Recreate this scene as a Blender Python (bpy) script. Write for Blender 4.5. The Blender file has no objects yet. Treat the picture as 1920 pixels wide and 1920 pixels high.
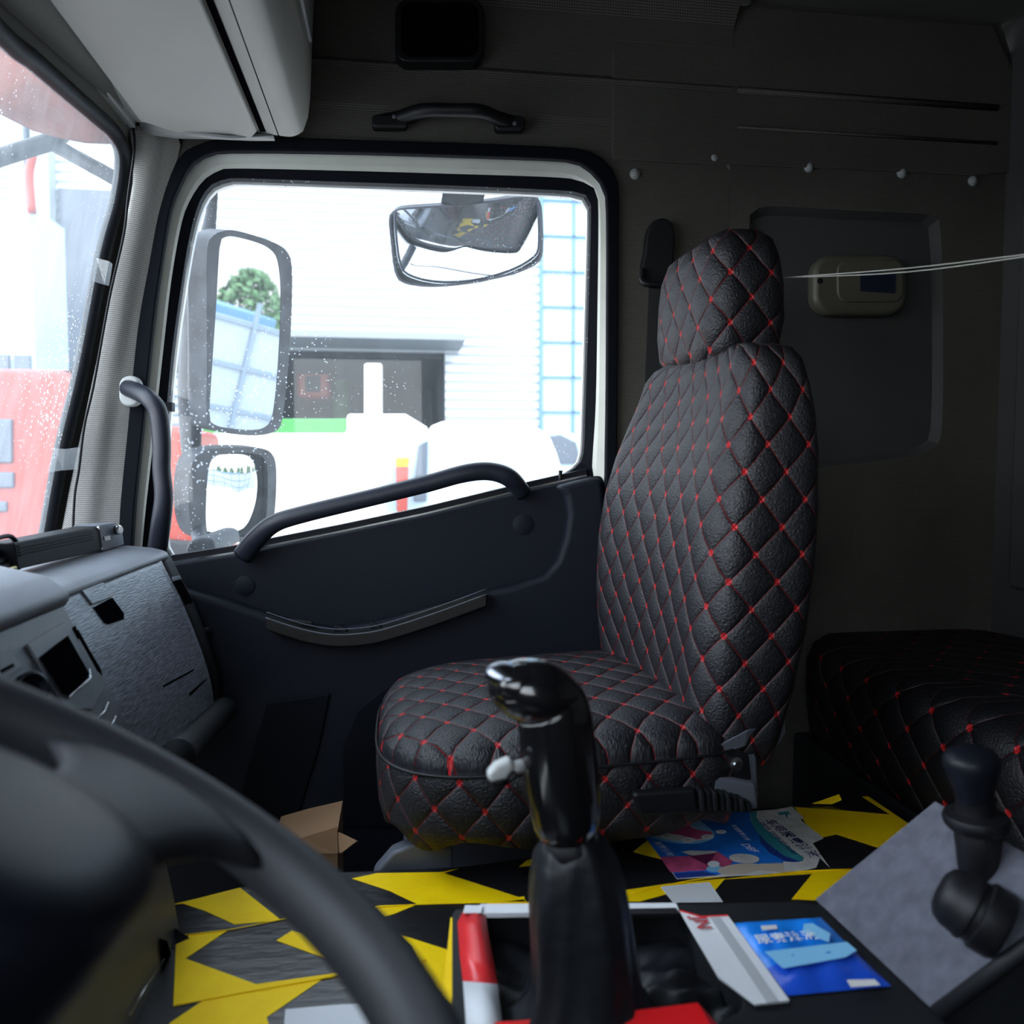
import bpy, math, random
from mathutils import Vector, Matrix
random.seed(7)
scene = bpy.context.scene
COL = scene.collection

# ------------------------------------------------------------------ camera, sky, exposure
YAW = math.radians(8.0); PIT = math.radians(3.2); F = 1500.0
CAM = Vector((0.0, 0.0, 1.05))
cd = bpy.data.cameras.new('camera'); cam = bpy.data.objects.new('camera', cd); COL.objects.link(cam)
cam.location = CAM; cam.rotation_euler = (math.pi/2 - PIT, 0, -YAW)
cd.sensor_width = 36.0; cd.lens = 36.0*F/1920.0; cd.clip_start = 0.02; cd.clip_end = 300
cd.dof.use_dof = True; cd.dof.focus_distance = 1.45; cd.dof.aperture_fstop = 4.6
scene.camera = cam
world = bpy.data.worlds.new('world'); scene.world = world; world.use_nodes = True
wn = world.node_tree; bgn = wn.nodes['Background']
tcw = wn.nodes.new('ShaderNodeTexCoord'); sxw = wn.nodes.new('ShaderNodeSeparateXYZ'); crw = wn.nodes.new('ShaderNodeValToRGB')
wn.links.new(tcw.outputs['Generated'], sxw.inputs[0]); wn.links.new(sxw.outputs['Z'], crw.inputs[0]); wn.links.new(crw.outputs[0], bgn.inputs['Color'])
crw.color_ramp.elements[0].position = 0.0; crw.color_ramp.elements[0].color = (0.92, 0.97, 1.0, 1)
crw.color_ramp.elements[1].position = 0.8; crw.color_ramp.elements[1].color = (0.70, 0.84, 1.0, 1)
mrw = wn.nodes.new('ShaderNodeMapRange'); mrw.inputs['From Min'].default_value = -1.0; mrw.inputs['From Max'].default_value = 1.0
mrw.inputs['To Min'].default_value = 2.7; mrw.inputs['To Max'].default_value = 0.35     # brighter cloud ahead of the truck
wn.links.new(sxw.outputs['X'], mrw.inputs['Value']); wn.links.new(mrw.outputs[0], bgn.inputs['Strength'])
sd = bpy.data.lights.new('sun', 'SUN'); sun = bpy.data.objects.new('sun', sd); COL.objects.link(sun)
sd.energy = 1.3; sd.angle = math.radians(12); sd.color = (1.0, 0.98, 0.94)
sun.rotation_euler = Vector((0.55, -0.55, 0.85)).to_track_quat('Z', 'Y').to_euler()
scene.view_settings.view_transform = 'Standard'; scene.view_settings.look = 'None'
scene.view_settings.exposure = 1.85; scene.view_settings.gamma = 1.0; scene.view_settings.use_curve_mapping = False
try:
    scene.cycles.use_denoising = True
    scene.cycles.max_bounces = 12; scene.cycles.diffuse_bounces = 6; scene.cycles.glossy_bounces = 5
    scene.cycles.transparent_max_bounces = 12; scene.cycles.caustics_reflective = False; scene.cycles.caustics_refractive = False
    scene.cycles.sample_clamp_indirect = 6.0
except Exception:
    pass

# ------------------------------------------------------------------ pixel rays -> points in the cab
RV = Vector((math.cos(YAW), -math.sin(YAW), 0)); FH = Vector((math.sin(YAW), math.cos(YAW), 0)); ZV = Vector((0, 0, 1))
FV = FH*math.cos(PIT) - ZV*math.sin(PIT); UV_ = FH*math.sin(PIT) + ZV*math.cos(PIT)
def ray(px, py): return FV + RV*((px-960)/F) + UV_*((960-py)/F)
def P(px, py, Y): d = ray(px, py); return CAM + d*(Y/d.y)
def PX(px, py, X): d = ray(px, py); return CAM + d*(X/d.x)
def PZ(px, py, Z): d = ray(px, py); return CAM + d*((Z-CAM.z)/d.z)
def PL(px, py, pt, n): d = ray(px, py); return CAM + d*((Vector(pt)-CAM).dot(n)/d.dot(n))
def LP(lst, Y): return [P(x, y, Y) for x, y in lst]

# ------------------------------------------------------------------ materials
def newmat(name):
    m = bpy.data.materials.new(name); m.use_nodes = True
    return m, m.node_tree, m.node_tree.nodes['Principled BSDF']
def mat(name, col, rough=0.6, metal=0.0, spec=0.5, coat=0.0, bump=None, vary=0.0, vscale=6.0, emis=None, streak=None, dirt=None):
    m, nt, b = newmat(name); N = nt.nodes; L = nt.links
    b.inputs['Base Color'].default_value = (*col, 1); b.inputs['Roughness'].default_value = rough
    b.inputs['Metallic'].default_value = metal; b.inputs['Specular IOR Level'].default_value = spec
    b.inputs['Coat Weight'].default_value = coat; b.inputs['Coat Roughness'].default_value = 0.08
    tc = N.new('ShaderNodeTexCoord')
    if vary or dirt:
        nz = N.new('ShaderNodeTexNoise'); nz.inputs['Scale'].default_value = vscale; nz.inputs['Detail'].default_value = 5
        L.new(tc.outputs['Object'], nz.inputs['Vector'])
        mx = N.new('ShaderNodeMix'); mx.data_type = 'RGBA'
        cr = N.new('ShaderNodeMapRange'); cr.inputs['From Min'].default_value = 0.3; cr.inputs['From Max'].default_value = 0.7
        L.new(nz.outputs['Fac'], cr.inputs['Value']); L.new(cr.outputs[0], mx.inputs['Factor'])
        mx.inputs['A'].default_value = (*[c*(1-vary) for c in col], 1)
        mx.inputs['B'].default_value = (*(dirt if dirt else [min(1, c*(1+vary)) for c in col]), 1)
        L.new(mx.outputs['Result'], b.inputs['Base Color'])
    if bump:
        sc, st = bump
        n2 = N.new('ShaderNodeTexNoise'); n2.inputs['Scale'].default_value = sc; n2.inputs['Detail'].default_value = 3
        if streak:
            mp = N.new('ShaderNodeMapping'); mp.inputs['Scale'].default_value = streak
            L.new(tc.outputs['Object'], mp.inputs['Vector']); L.new(mp.outputs[0], n2.inputs['Vector'])
        else: L.new(tc.outputs['Object'], n2.inputs['Vector'])
        bp = N.new('ShaderNodeBump'); bp.inputs['Strength'].default_value = st; bp.inputs['Distance'].default_value = 0.002
        L.new(n2.outputs['Fac'], bp.inputs['Height']); L.new(bp.outputs[0], b.inputs['Normal'])
        if streak and streak[0] > 100:
            m5 = N.new('ShaderNodeMix'); m5.data_type = 'RGBA'; mr = N.new('ShaderNodeMapRange'); mr.inputs['From Min'].default_value = 0.36; mr.inputs['From Max'].default_value = 0.64; L.new(n2.outputs['Fac'], mr.inputs['Value']); L.new(mr.outputs[0], m5.inputs['Factor'])
            m5.inputs['A'].default_value = (*[c*0.35 for c in col], 1); m5.inputs['B'].default_value = (*[c*1.65 for c in col], 1)
            L.new(m5.outputs['Result'], b.inputs['Base Color'])
    if emis: b.inputs['Emission Color'].default_value = (*emis[0], 1); b.inputs['Emission Strength'].default_value = emis[1]
    return m
def math_(nt, op, a, b=None, c=None):
    n = nt.nodes.new('ShaderNodeMath'); n.operation = op
    for i, v in enumerate((a, b, c)):
        if v is None: continue
        if isinstance(v, (int, float)): n.inputs[i].default_value = v
        else: nt.links.new(v, n.inputs[i])
    return n.outputs[0]
def fabric(name, col, scale=900.0):
    m, nt, b = newmat(name); N = nt.nodes; L = nt.links
    tc = N.new('ShaderNodeTexCoord'); sp = N.new('ShaderNodeSeparateXYZ'); L.new(tc.outputs['Object'], sp.inputs[0])
    xz = math_(nt, 'ADD', sp.outputs['X'], sp.outputs['Y'])
    zig = math_(nt, 'PINGPONG', math_(nt, 'MULTIPLY', xz, 420.0), 1.0)
    s = math_(nt, 'PINGPONG', math_(nt, 'ADD', math_(nt, 'MULTIPLY', sp.outputs['Z'], scale*0.62), zig), 1.0)
    nz = N.new('ShaderNodeTexNoise'); nz.inputs['Scale'].default_value = 700; L.new(tc.outputs['Object'], nz.inputs['Vector'])
    nl = N.new('ShaderNodeTexNoise'); nl.inputs['Scale'].default_value = 5; nl.inputs['Detail'].default_value = 6; L.new(tc.outputs['Object'], nl.inputs['Vector'])
    f = math_(nt, 'MULTIPLY', s, math_(nt, 'ADD', nz.outputs['Fac'], 0.4))
    mx = N.new('ShaderNodeMix'); mx.data_type = 'RGBA'; L.new(f, mx.inputs['Factor'])
    mx.inputs['A'].default_value = (*[c*0.3 for c in col], 1); mx.inputs['B'].default_value = (*[c*1.5 for c in col], 1)
    m2 = N.new('ShaderNodeMix'); m2.data_type = 'RGBA'; m2.blend_type = 'MULTIPLY'; m2.inputs['Factor'].default_value = 0.5
    L.new(mx.outputs['Result'], m2.inputs['A']); L.new(math_(nt, 'ADD', nl.outputs['Fac'], 0.35), m2.inputs['B'])
    L.new(m2.outputs['Result'], b.inputs['Base Color']); b.inputs['Roughness'].default_value = 0.95
    b.inputs['Specular IOR Level'].default_value = 0.15
    bp = N.new('ShaderNodeBump'); bp.inputs['Strength'].default_value = 0.4; bp.inputs['Distance'].default_value = 0.001
    L.new(f, bp.inputs['Height']); L.new(bp.outputs[0], b.inputs['Normal'])
    return m
def quilt(name, w=0.062, h=0.072, base=(0.0085, 0.0085, 0.0115), lines=1.0):
    m, nt, b = newmat(name); N = nt.nodes; L = nt.links
    uv = N.new('ShaderNodeUVMap'); sp = N.new('ShaderNodeSeparateXYZ'); L.new(uv.outputs[0], sp.inputs[0])
    wob = N.new('ShaderNodeTexNoise'); wob.inputs['Scale'].default_value = 9; L.new(uv.outputs[0], wob.inputs['Vector'])
    wv = math_(nt, 'MULTIPLY', math_(nt, 'SUBTRACT', wob.outputs['Fac'], 0.5), 0.25)
    u = math_(nt, 'ADD', math_(nt, 'DIVIDE', sp.outputs['X'], w), wv); v = math_(nt, 'DIVIDE', sp.outputs['Y'], h)
    da = math_(nt, 'PINGPONG', math_(nt, 'ADD', u, v), 0.5); db = math_(nt, 'PINGPONG', math_(nt, 'SUBTRACT', u, v), 0.5)
    mn = math_(nt, 'MINIMUM', da, db); mxx = math_(nt, 'MAXIMUM', da, db)
    line = math_(nt, 'LESS_THAN', mn, 0.017)
    # broken stitches
    along = math_(nt, 'MULTIPLY', mxx, 46.0)
    dash = math_(nt, 'GREATER_THAN', math_(nt, 'PINGPONG', along, 1.0), 0.38)
    line = math_(nt, 'MULTIPLY', math_(nt, 'MULTIPLY', line, dash), 0.5*lines)
    r2 = math_(nt, 'ADD', math_(nt, 'MULTIPLY', da, da), math_(nt, 'MULTIPLY', db, db))
    dot = math_(nt, 'LESS_THAN', r2, 0.0080)
    red = math_(nt, 'MAXIMUM', line, dot)
    nz = N.new('ShaderNodeTexNoise'); nz.inputs['Scale'].default_value = 260; nz.inputs['Detail'].default_value = 4; L.new(uv.outputs[0], nz.inputs['Vector'])
    vo = N.new('ShaderNodeTexVoronoi'); vo.inputs['Scale'].default_value = 420; L.new(uv.outputs[0], vo.inputs['Vector'])
    mx = N.new('ShaderNodeMix'); mx.data_type = 'RGBA'; L.new(red, mx.inputs['Factor'])
    mx.inputs['A'].default_value = (*base, 1); mx.inputs['B'].default_value = (0.38, 0.008, 0.012, 1)
    L.new(mx.outputs['Result'], b.inputs['Base Color'])
    b.inputs['Roughness'].default_value = 0.48; b.inputs['Specular IOR Level'].default_value = 0.38
    puff = math_(nt, 'POWER', math_(nt, 'MULTIPLY', math_(nt, 'SINE', math_(nt, 'MULTIPLY', da, math.pi)), math_(nt, 'SINE', math_(nt, 'MULTIPLY', db, math.pi))), 0.35)
    hgt = math_(nt, 'ADD', math_(nt, 'MULTIPLY', puff, 0.009), math_(nt, 'ADD', math_(nt, 'MULTIPLY', nz.outputs['Fac'], 0.0022), math_(nt, 'MULTIPLY', vo.outputs['Distance'], 0.0009)))
    hgt = math_(nt, 'ADD', hgt, math_(nt, 'MULTIPLY', dot, 0.003))
    bp = N.new('ShaderNodeBump'); bp.inputs['Strength'].default_value = 0.9; bp.inputs['Distance'].default_value = 1.0
    L.new(hgt, bp.inputs['Height']); L.new(bp.outputs[0], b.inputs['Normal'])
    return m
def glassmat(name, haze, speck, tint=(1, 1, 1)):
    m = bpy.data.materials.new(name); m.use_nodes = True; nt = m.node_tree; N = nt.nodes; L = nt.links
    for n in list(N):
        if n.type == 'BSDF_PRINCIPLED': N.remove(n)
    out = [n for n in N if n.type == 'OUTPUT_MATERIAL'][0]
    tr = N.new('ShaderNodeBsdfTransparent'); tr.inputs[0].default_value = (*tint, 1)
    df = N.new('ShaderNodeBsdfDiffuse'); df.inputs[0].default_value = (0.8, 0.86, 0.9, 1)
    tl = N.new('ShaderNodeBsdfTranslucent'); tl.inputs[0].default_value = (0.8, 0.88, 0.95, 1)
    ad = N.new('ShaderNodeMixShader'); ad.inputs[0].default_value = 0.6; L.new(df.outputs[0], ad.inputs[1]); L.new(tl.outputs[0], ad.inputs[2])
    tc = N.new('ShaderNodeTexCoord')
    vo = N.new('ShaderNodeTexVoronoi'); vo.inputs['Scale'].default_value = 130; L.new(tc.outputs['Object'], vo.inputs['Vector'])
    n1 = N.new('ShaderNodeTexNoise'); n1.inputs['Scale'].default_value = 4; n1.inputs['Detail'].default_value = 4; L.new(tc.outputs['Object'], n1.inputs['Vector'])
    sz = math_(nt, 'MULTIPLY', math_(nt, 'SUBTRACT', n1.outputs['Fac'], 0.38), speck)
    sp = math_(nt, 'MULTIPLY', math_(nt, 'LESS_THAN', vo.outputs['Distance'], sz), 0.55)
    mp = N.new('ShaderNodeMapping'); mp.inputs['Scale'].default_value = (30, 30, 3); L.new(tc.outputs['Object'], mp.inputs['Vector'])
    n2 = N.new('ShaderNodeTexNoise'); n2.inputs['Scale'].default_value = 2; L.new(mp.outputs[0], n2.inputs['Vector'])
    hz = math_(nt, 'MULTIPLY', math_(nt, 'ADD', n2.outputs['Fac'], 0.5), haze)
    fac = math_(nt, 'MINIMUM', math_(nt, 'ADD', sp, hz), 1.0)
    mx = N.new('ShaderNodeMixShader'); L.new(fac, mx.inputs[0]); L.new(tr.outputs[0], mx.inputs[1]); L.new(ad.outputs[0], mx.inputs[2])
    gl = N.new('ShaderNodeBsdfGlossy'); gl.inputs['Roughness'].default_value = 0.02
    m3 = N.new('ShaderNodeMixShader'); m3.inputs[0].default_value = 0.035; L.new(mx.outputs[0], m3.inputs[1]); L.new(gl.outputs[0], m3.inputs[2])
    L.new(m3.outputs[0], out.inputs[0])
    return m

M = {}
M['trim'] = fabric('trim_fabric', (0.105, 0.101, 0.088))
M['pillar'] = fabric('pillar_fabric', (0.46, 0.45, 0.43))
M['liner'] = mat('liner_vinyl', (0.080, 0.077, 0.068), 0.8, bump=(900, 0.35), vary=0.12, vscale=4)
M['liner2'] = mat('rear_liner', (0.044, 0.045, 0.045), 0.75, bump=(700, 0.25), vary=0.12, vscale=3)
M['rubber'] = mat('black_rubber', (0.005, 0.006, 0.009), 0.5, spec=0.2, bump=(300, 0.1))
M['rubber2'] = mat('aperture_rubber', (0.004, 0.005, 0.008), 0.75, spec=0.08)
M['white'] = mat('painted_white', (0.56, 0.57, 0.52), 0.4, vary=0.08, vscale=12)
M['outer'] = mat('outer_white_paint', (0.80, 0.80, 0.78), 0.35)
M['navy'] = mat('door_plastic', (0.0062, 0.0080, 0.0145), 0.6, spec=0.18, bump=(1200, 0.2))
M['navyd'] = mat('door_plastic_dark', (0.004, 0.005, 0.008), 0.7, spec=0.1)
M['tray'] = mat('tray_plastic', (0.014, 0.014, 0.014), 0.4, spec=0.35)
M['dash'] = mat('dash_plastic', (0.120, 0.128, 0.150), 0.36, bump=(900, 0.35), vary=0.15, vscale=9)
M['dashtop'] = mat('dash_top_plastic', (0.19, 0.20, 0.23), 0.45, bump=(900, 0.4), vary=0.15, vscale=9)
M['glove'] = mat('brushed_glovebox_plastic', (0.16, 0.17, 0.205), 0.30, spec=0.8, bump=(1.0, 0.45), streak=(800, 45, 800), vary=0.1, vscale=12)
M['hole'] = mat('cavity_shade_and_scuff', (0.003, 0.003, 0.004), 0.9, spec=0.0)  # near-black patches paint the shade of slots and recesses; also scuffs, cover face
M['visor'] = mat('shelf_plastic', (0.27, 0.268, 0.250), 0.55, bump=(400, 0.12), vary=0.06, vscale=5)
M['visorlip'] = mat('shelf_lip_plastic', (0.22, 0.23, 0.23), 0.4)
M['black'] = mat('black_plastic', (0.006, 0.006, 0.008), 0.45, spec=0.3, bump=(1500, 0.15))
M['blackm'] = mat('matt_black_plastic', (0.008, 0.009, 0.011), 0.65, spec=0.2, bump=(1200, 0.2))
M['handle'] = mat('handle_plastic', (0.013, 0.016, 0.026), 0.40, spec=0.35, bump=(1200, 0.15))
M['wheel'] = mat('steering_wheel_plastic', (0.020, 0.021, 0.025), 0.55, spec=0.3, bump=(800, 0.15))
M['hub'] = mat('steering_hub_plastic', (0.005, 0.006, 0.010), 0.42, spec=0.18)
M['knob'] = mat('gloss_black_knob', (0.004, 0.004, 0.005), 0.16, coat=0.6)
M['boot'] = mat('leather_boot', (0.008, 0.009, 0.012), 0.45, spec=0.35, bump=(60, 0.8), vary=0.2)
M['chrome'] = mat('chrome', (0.75, 0.76, 0.78), 0.18, 1.0)
M['mirror'] = mat('mirror_glass', (0.95, 0.97, 1.0), 0.01, 1.0)
M['mirrorc'] = mat('convex_mirror_glass', (0.85, 0.9, 0.95), 0.03, 1.0)
M['housing'] = mat('mirror_housing_plastic', (0.030, 0.034, 0.042), 0.55, spec=0.3, vary=0.5, vscale=20)
M['chromed'] = mat('dimmed_chrome', (0.16, 0.17, 0.20), 0.22, 1.0)  # chrome darkened so the grip highlight stays faint
M['gray'] = mat('gray_plastic', (0.085, 0.092, 0.115), 0.5, vary=0.1)
M['lgray'] = mat('light_gray_plastic', (0.34, 0.35, 0.35), 0.5)
M['felt'] = mat('gray_felt', (0.090, 0.093, 0.118), 0.85, spec=0.3, bump=(500, 0.5), vary=0.22, vscale=60)
M['console'] = mat('console_plastic', (0.007, 0.008, 0.010), 0.55, spec=0.3, bump=(900, 0.2))
M['tapeb'] = mat('black_tape', (0.012, 0.012, 0.014), 0.30, bump=(26, 0.45), streak=(1.0, 3.0, 1.0))
M['tapey'] = mat('yellow_tape', (1.0, 0.64, 0.003), 0.5, spec=0.15, bump=(26, 0.5), streak=(1.0, 3.0, 1.0), vary=0.08, vscale=20)
M['tapew'] = mat('white_reflective_tape', (0.72, 0.73, 0.76), 0.45, bump=(900, 0.5))
M['tapeg'] = mat('gray_reflective_band', (0.42, 0.44, 0.46), 0.4)
M['taper'] = mat('red_reflective_tape', (0.75, 0.035, 0.04), 0.3, bump=(30, 0.3))
M['redcloth'] = mat('red_wrapper', (0.75, 0.008, 0.012), 0.4)
M['blue'] = mat('poster_blue', (0.012, 0.17, 0.66), 0.4, vary=0.35, vscale=10, bump=(40, 0.4))
M['blue2'] = mat('poster_dark_blue', (0.02, 0.05, 0.28), 0.4)
M['blue3'] = mat('pale_blue_print', (0.22, 0.52, 0.78), 0.4)
M['teal'] = mat('teal_print', (0.04, 0.28, 0.34), 0.4)
M['paper'] = mat('creased_paper', (0.62, 0.60, 0.58), 0.6, vary=0.15, vscale=40, bump=(60, 0.5))
M['pink'] = mat('poster_magenta', (0.55, 0.08, 0.20), 0.4, vary=0.3, vscale=60)
M['pink2'] = mat('poster_dark_magenta', (0.15, 0.02, 0.08), 0.4)
M['cream'] = mat('cream_print', (0.55, 0.47, 0.38), 0.5)
M['navyink'] = mat('navy_ink', (0.02, 0.015, 0.12), 0.5)
M['whiteink'] = mat('white_ink', (0.75, 0.8, 0.85), 0.5)
M['redink'] = mat('red_ink', (0.45, 0.03, 0.04), 0.5)
M['packet'] = mat('blue_packet_film', (0.01, 0.20, 0.72), 0.25, vary=0.3, vscale=18, bump=(40, 0.8))
M['packet2'] = mat('deep_blue_packet_film', (0.012, 0.07, 0.50), 0.25, bump=(40, 0.8))
M['card'] = mat('cardboard', (0.33, 0.19, 0.10), 0.8, vary=0.1)
M['cream2'] = mat('aged_cream_plastic', (0.085, 0.082, 0.062), 0.45)
M['lens'] = mat('dark_blue_lens', (0.010, 0.014, 0.03), 0.15)
M['strap'] = mat('belt_webbing', (0.012, 0.012, 0.014), 0.8, bump=(900, 0.4))
M['quilt'] = quilt('quilted_leather')
M['quiltb'] = quilt('quilted_mattress_cover', 0.085, 0.085, (0.004, 0.004, 0.006), 0.25)
M['thread'] = mat('twine', (0.35, 0.35, 0.33), 0.6)
M['alu'] = mat('black_anodised', (0.004, 0.0045, 0.006), 0.5, 0.0, spec=0.15)
M['brass'] = mat('brass', (0.5, 0.38, 0.18), 0.3, 1.0)
M['bolt'] = mat('zinc_bolt', (0.55, 0.56, 0.58), 0.25, 1.0)
M['floorm'] = mat('rubber_floor', (0.012, 0.012, 0.014), 0.8)
M['corr'] = mat('white_cladding', (0.66, 0.70, 0.73), 0.5)
M['corrd'] = mat('cladding_joint', (0.26, 0.31, 0.36), 0.6)
M['bluetile'] = mat('pale_blue_panel', (0.34, 0.47, 0.58), 0.4)
M['grout'] = mat('panel_joint', (0.09, 0.19, 0.29), 0.6)
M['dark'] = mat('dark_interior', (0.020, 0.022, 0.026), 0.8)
M['awn'] = mat('grey_canopy', (0.20, 0.22, 0.24), 0.6)
M['redtruck'] = mat('red_truck_paint', (0.27, 0.030, 0.018), 0.4)
M['redvisor'] = mat('rusty_red_visor', (0.11, 0.022, 0.010), 0.6, vary=0.3, vscale=14)
M['green'] = mat('green_paint', (0.030, 0.22, 0.04), 0.5)
M['winglass'] = mat('vehicle_window', (0.07, 0.09, 0.12), 0.3)
M['tyre'] = mat('tyre_rubber', (0.02, 0.02, 0.022), 0.8)
M['ground'] = mat('concrete_yard', (0.42, 0.41, 0.39), 0.9, vary=0.1)
M['fence'] = mat('pale_sheet_fence', (0.25, 0.29, 0.33), 0.6)
M['fencer'] = mat('fence_rail', (0.14, 0.18, 0.22), 0.6)
M['leaf'] = mat('tree_leaves', (0.055, 0.11, 0.045), 0.8, vary=0.5, vscale=2)
M['bark'] = mat('tree_bark', (0.10, 0.08, 0.06), 0.9)
M['bsign'] = mat('blue_wall', (0.07, 0.15, 0.26), 0.6)
M['cleartape'] = glassmat('clear_sticky_tape', 0.10, 0.05)
M['sideglass'] = glassmat('dusty_side_glass', 0.075, 1.0)
M['frontglass'] = glassmat('dusty_windscreen_glass', 0.12, 0.9)

# ------------------------------------------------------------------ builders
def link(o, parent=None):
    COL.objects.link(o)
    if parent is not None: o.parent = parent
    return o
def obj(name, verts, faces, m, parent=None, smooth=False, bevel=0.0, seg=2, subd=0, solid=0.0, midx=None):
    me = bpy.data.meshes.new(name); me.from_pydata([tuple(v) for v in verts], [], faces)
    for k in (m if isinstance(m, (list, tuple)) else [m]): me.materials.append(M[k] if isinstance(k, str) else k)
    if midx:
        for p, i in zip(me.polygons, midx): p.material_index = i
    me.update(); me.validate()
    o = bpy.data.objects.new(name, me); link(o, parent)
    if smooth: me.polygons.foreach_set('use_smooth', [True]*len(me.polygons))
    import bmesh
    bm = bmesh.new(); bm.from_mesh(me); bmesh.ops.recalc_face_normals(bm, faces=bm.faces); bm.to_mesh(me); bm.free()
    if solid: s = o.modifiers.new('solid', 'SOLIDIFY'); s.thickness = solid; s.offset = 0
    if bevel:
        b = o.modifiers.new('bevel', 'BEVEL'); b.width = bevel; b.segments = seg; b.limit_method = 'ANGLE'; b.angle_limit = math.radians(35)
        me.polygons.foreach_set('use_smooth', [True]*len(me.polygons))
        try:
            w = o.modifiers.new('wn', 'WEIGHTED_NORMAL'); w.keep_sharp = True
        except Exception: pass
    if subd: s = o.modifiers.new('sub', 'SUBSURF'); s.levels = subd; s.render_levels = subd
    return o
class Acc:
    def __init__(s): s.v = []; s.f = []; s.m = []
    def add(s, v, f, mi=0):
        k = len(s.v); s.v += [Vector(x) for x in v]; s.f += [tuple(i+k for i in q) for q in f]; s.m += [mi]*len(f); return s
    def box(s, a, b, mi=0):
        x0, y0, z0 = a; x1, y1, z1 = b
        return s.add([(x0,y0,z0),(x1,y0,z0),(x1,y1,z0),(x0,y1,z0),(x0,y0,z1),(x1,y0,z1),(x1,y1,z1),(x0,y1,z1)],
                     [(0,1,2,3),(4,5,6,7),(0,1,5,4),(1,2,6,5),(2,3,7,6),(3,0,4,7)], mi)
    def prism(s, pts, vec, mi=0):
        n = len(pts); vec = Vector(vec)
        return s.add(list(pts)+[Vector(p)+vec for p in pts], [tuple(range(n)), tuple(range(n, 2*n))]+[(i, (i+1) % n, (i+1) % n+n, i+n) for i in range(n)], mi)
    def obj(s, name, m, parent=None, **k): return obj(name, s.v, s.f, m, parent, midx=s.m, **k)
def box(name, a, b, m, parent=None, **k): return Acc().box(a, b).obj(name, m, parent, **k)
def prism(name, pts, vec, m, parent=None, **k): return Acc().prism(pts, vec).obj(name, m, parent, **k)
def spline(pts, n=8, closed=False):
    pts = [Vector(p) for p in pts]; N = len(pts); out = []
    for i in range(N if closed else N-1):
        p0 = pts[(i-1) % N] if (closed or i > 0) else pts[0]*2-pts[1]
        p1 = pts[i]; p2 = pts[(i+1) % N]
        p3 = pts[(i+2) % N] if (closed or i < N-2) else pts[-1]*2-pts[-2]
        for k in range(n):
            t = k/n
            out.append(0.5*((2*p1)+(p2-p0)*t+(2*p0-5*p1+4*p2-p3)*t*t+(3*p1-p0-3*p2+p3)*t**3))
    if not closed: out.append(pts[-1])
    return out
def tube_geo(pts, r, seg=12, closed=False, up=None, flat=1.0, caps=True):
    pts = [Vector(p) for p in pts]; n = len(pts); rr = r if isinstance(r, (list, tuple)) else [r]*n
    V = []; Fc = []; prev = None
    for i, p in enumerate(pts):
        if closed: t = pts[(i+1) % n]-pts[i-1]
        else: t = pts[min(i+1, n-1)]-pts[max(i-1, 0)]
        t.normalize()
        if up is not None: a = Vector(up)
        elif prev is None: a = Vector((0, 0, 1)) if abs(t.z) < 0.9 else Vector((1, 0, 0))
        else: a = prev
        a = (a-t*a.dot(t)).normalized(); b = t.cross(a); prev = a
        for k in range(seg):
            q = 2*math.pi*k/seg; V.append(p+(a*math.cos(q)*flat+b*math.sin(q))*rr[i])
    for i in range(n if closed else n-1):
        j = (i+1) % n
        for k in range(seg): l = (k+1) % seg; Fc.append((i*seg+k, i*seg+l, j*seg+l, j*seg+k))
    if caps and not closed: Fc.append(tuple(range(seg))); Fc.append(tuple((n-1)*seg+k for k in range(seg)))
    return V, Fc
def tube(name, pts, r, m, parent=None, sm=6, seg=14, closed=False, up=None, flat=1.0):
    if isinstance(r, (list, tuple)) and sm:
        rs = [v.x for v in spline([(x, 0, 0) for x in r], sm, closed)]
    else: rs = r
    q = spline(pts, sm, closed) if sm else pts
    v, f = tube_geo(q, rs, seg, closed, up, flat)
    return obj(name, v, f, m, parent, smooth=True)
def lathe(name, c, axis, prof, m, parent=None, seg=28, squash=1.0, bevel=0):
    axis = Vector(axis).normalized(); a = axis.orthogonal().normalized(); b = axis.cross(a); c = Vector(c); V = []; Fc = []
    for h, r in prof:
        for k in range(seg): q = 2*math.pi*k/seg; V.append(c+axis*h+(a*math.cos(q)+b*math.sin(q)*squash)*r)
    for i in range(len(prof)-1):
        for k in range(seg): l = (k+1) % seg; Fc.append((i*seg+k, i*seg+l, (i+1)*seg+l, (i+1)*seg+k))
    Fc.append(tuple(range(seg))); Fc.append(tuple((len(prof)-1)*seg+k for k in range(seg)))
    o = obj(name, V, Fc, m, parent, smooth=True)
    md = o.modifiers.new('es', 'EDGE_SPLIT'); md.split_angle = math.radians(40)
    return o
def resample(pts, n):
    pts = [Vector(p) for p in pts]; N = len(pts); L = [(pts[(i+1) % N]-pts[i]).length for i in range(N)]; T = sum(L); out = []
    for k in range(n):
        s = T*k/n; i = 0
        while s > L[i]: s -= L[i]; i = (i+1) % N
        out.append(pts[i].lerp(pts[(i+1) % N], s/L[i]))
    return out
def polar(pts, c, n, ax=0, ay=2):
    """points of a closed outline in equal directions about c"""
    c = Vector(c); pts = [Vector(p) for p in pts]; N = len(pts); out = []
    for k in range(n):
        q = 2*math.pi*k/n; d = (math.cos(q), math.sin(q)); best = None
        for i in range(N):
            a = pts[i]-c; b = pts[(i+1) % N]-c
            ex, ey = b[ax]-a[ax], b[ay]-a[ay]; den = d[0]*ey-d[1]*ex
            if abs(den) < 1e-12: continue
            t = (a[ax]*ey-a[ay]*ex)/den; s = (a[ax]*d[1]-a[ay]*d[0])/den
            if t > 0 and -1e-6 <= s <= 1+1e-6 and (best is None or t > best[0]): best = (t, a+(b-a)*s)
        out.append(c+best[1])
    return out
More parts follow.
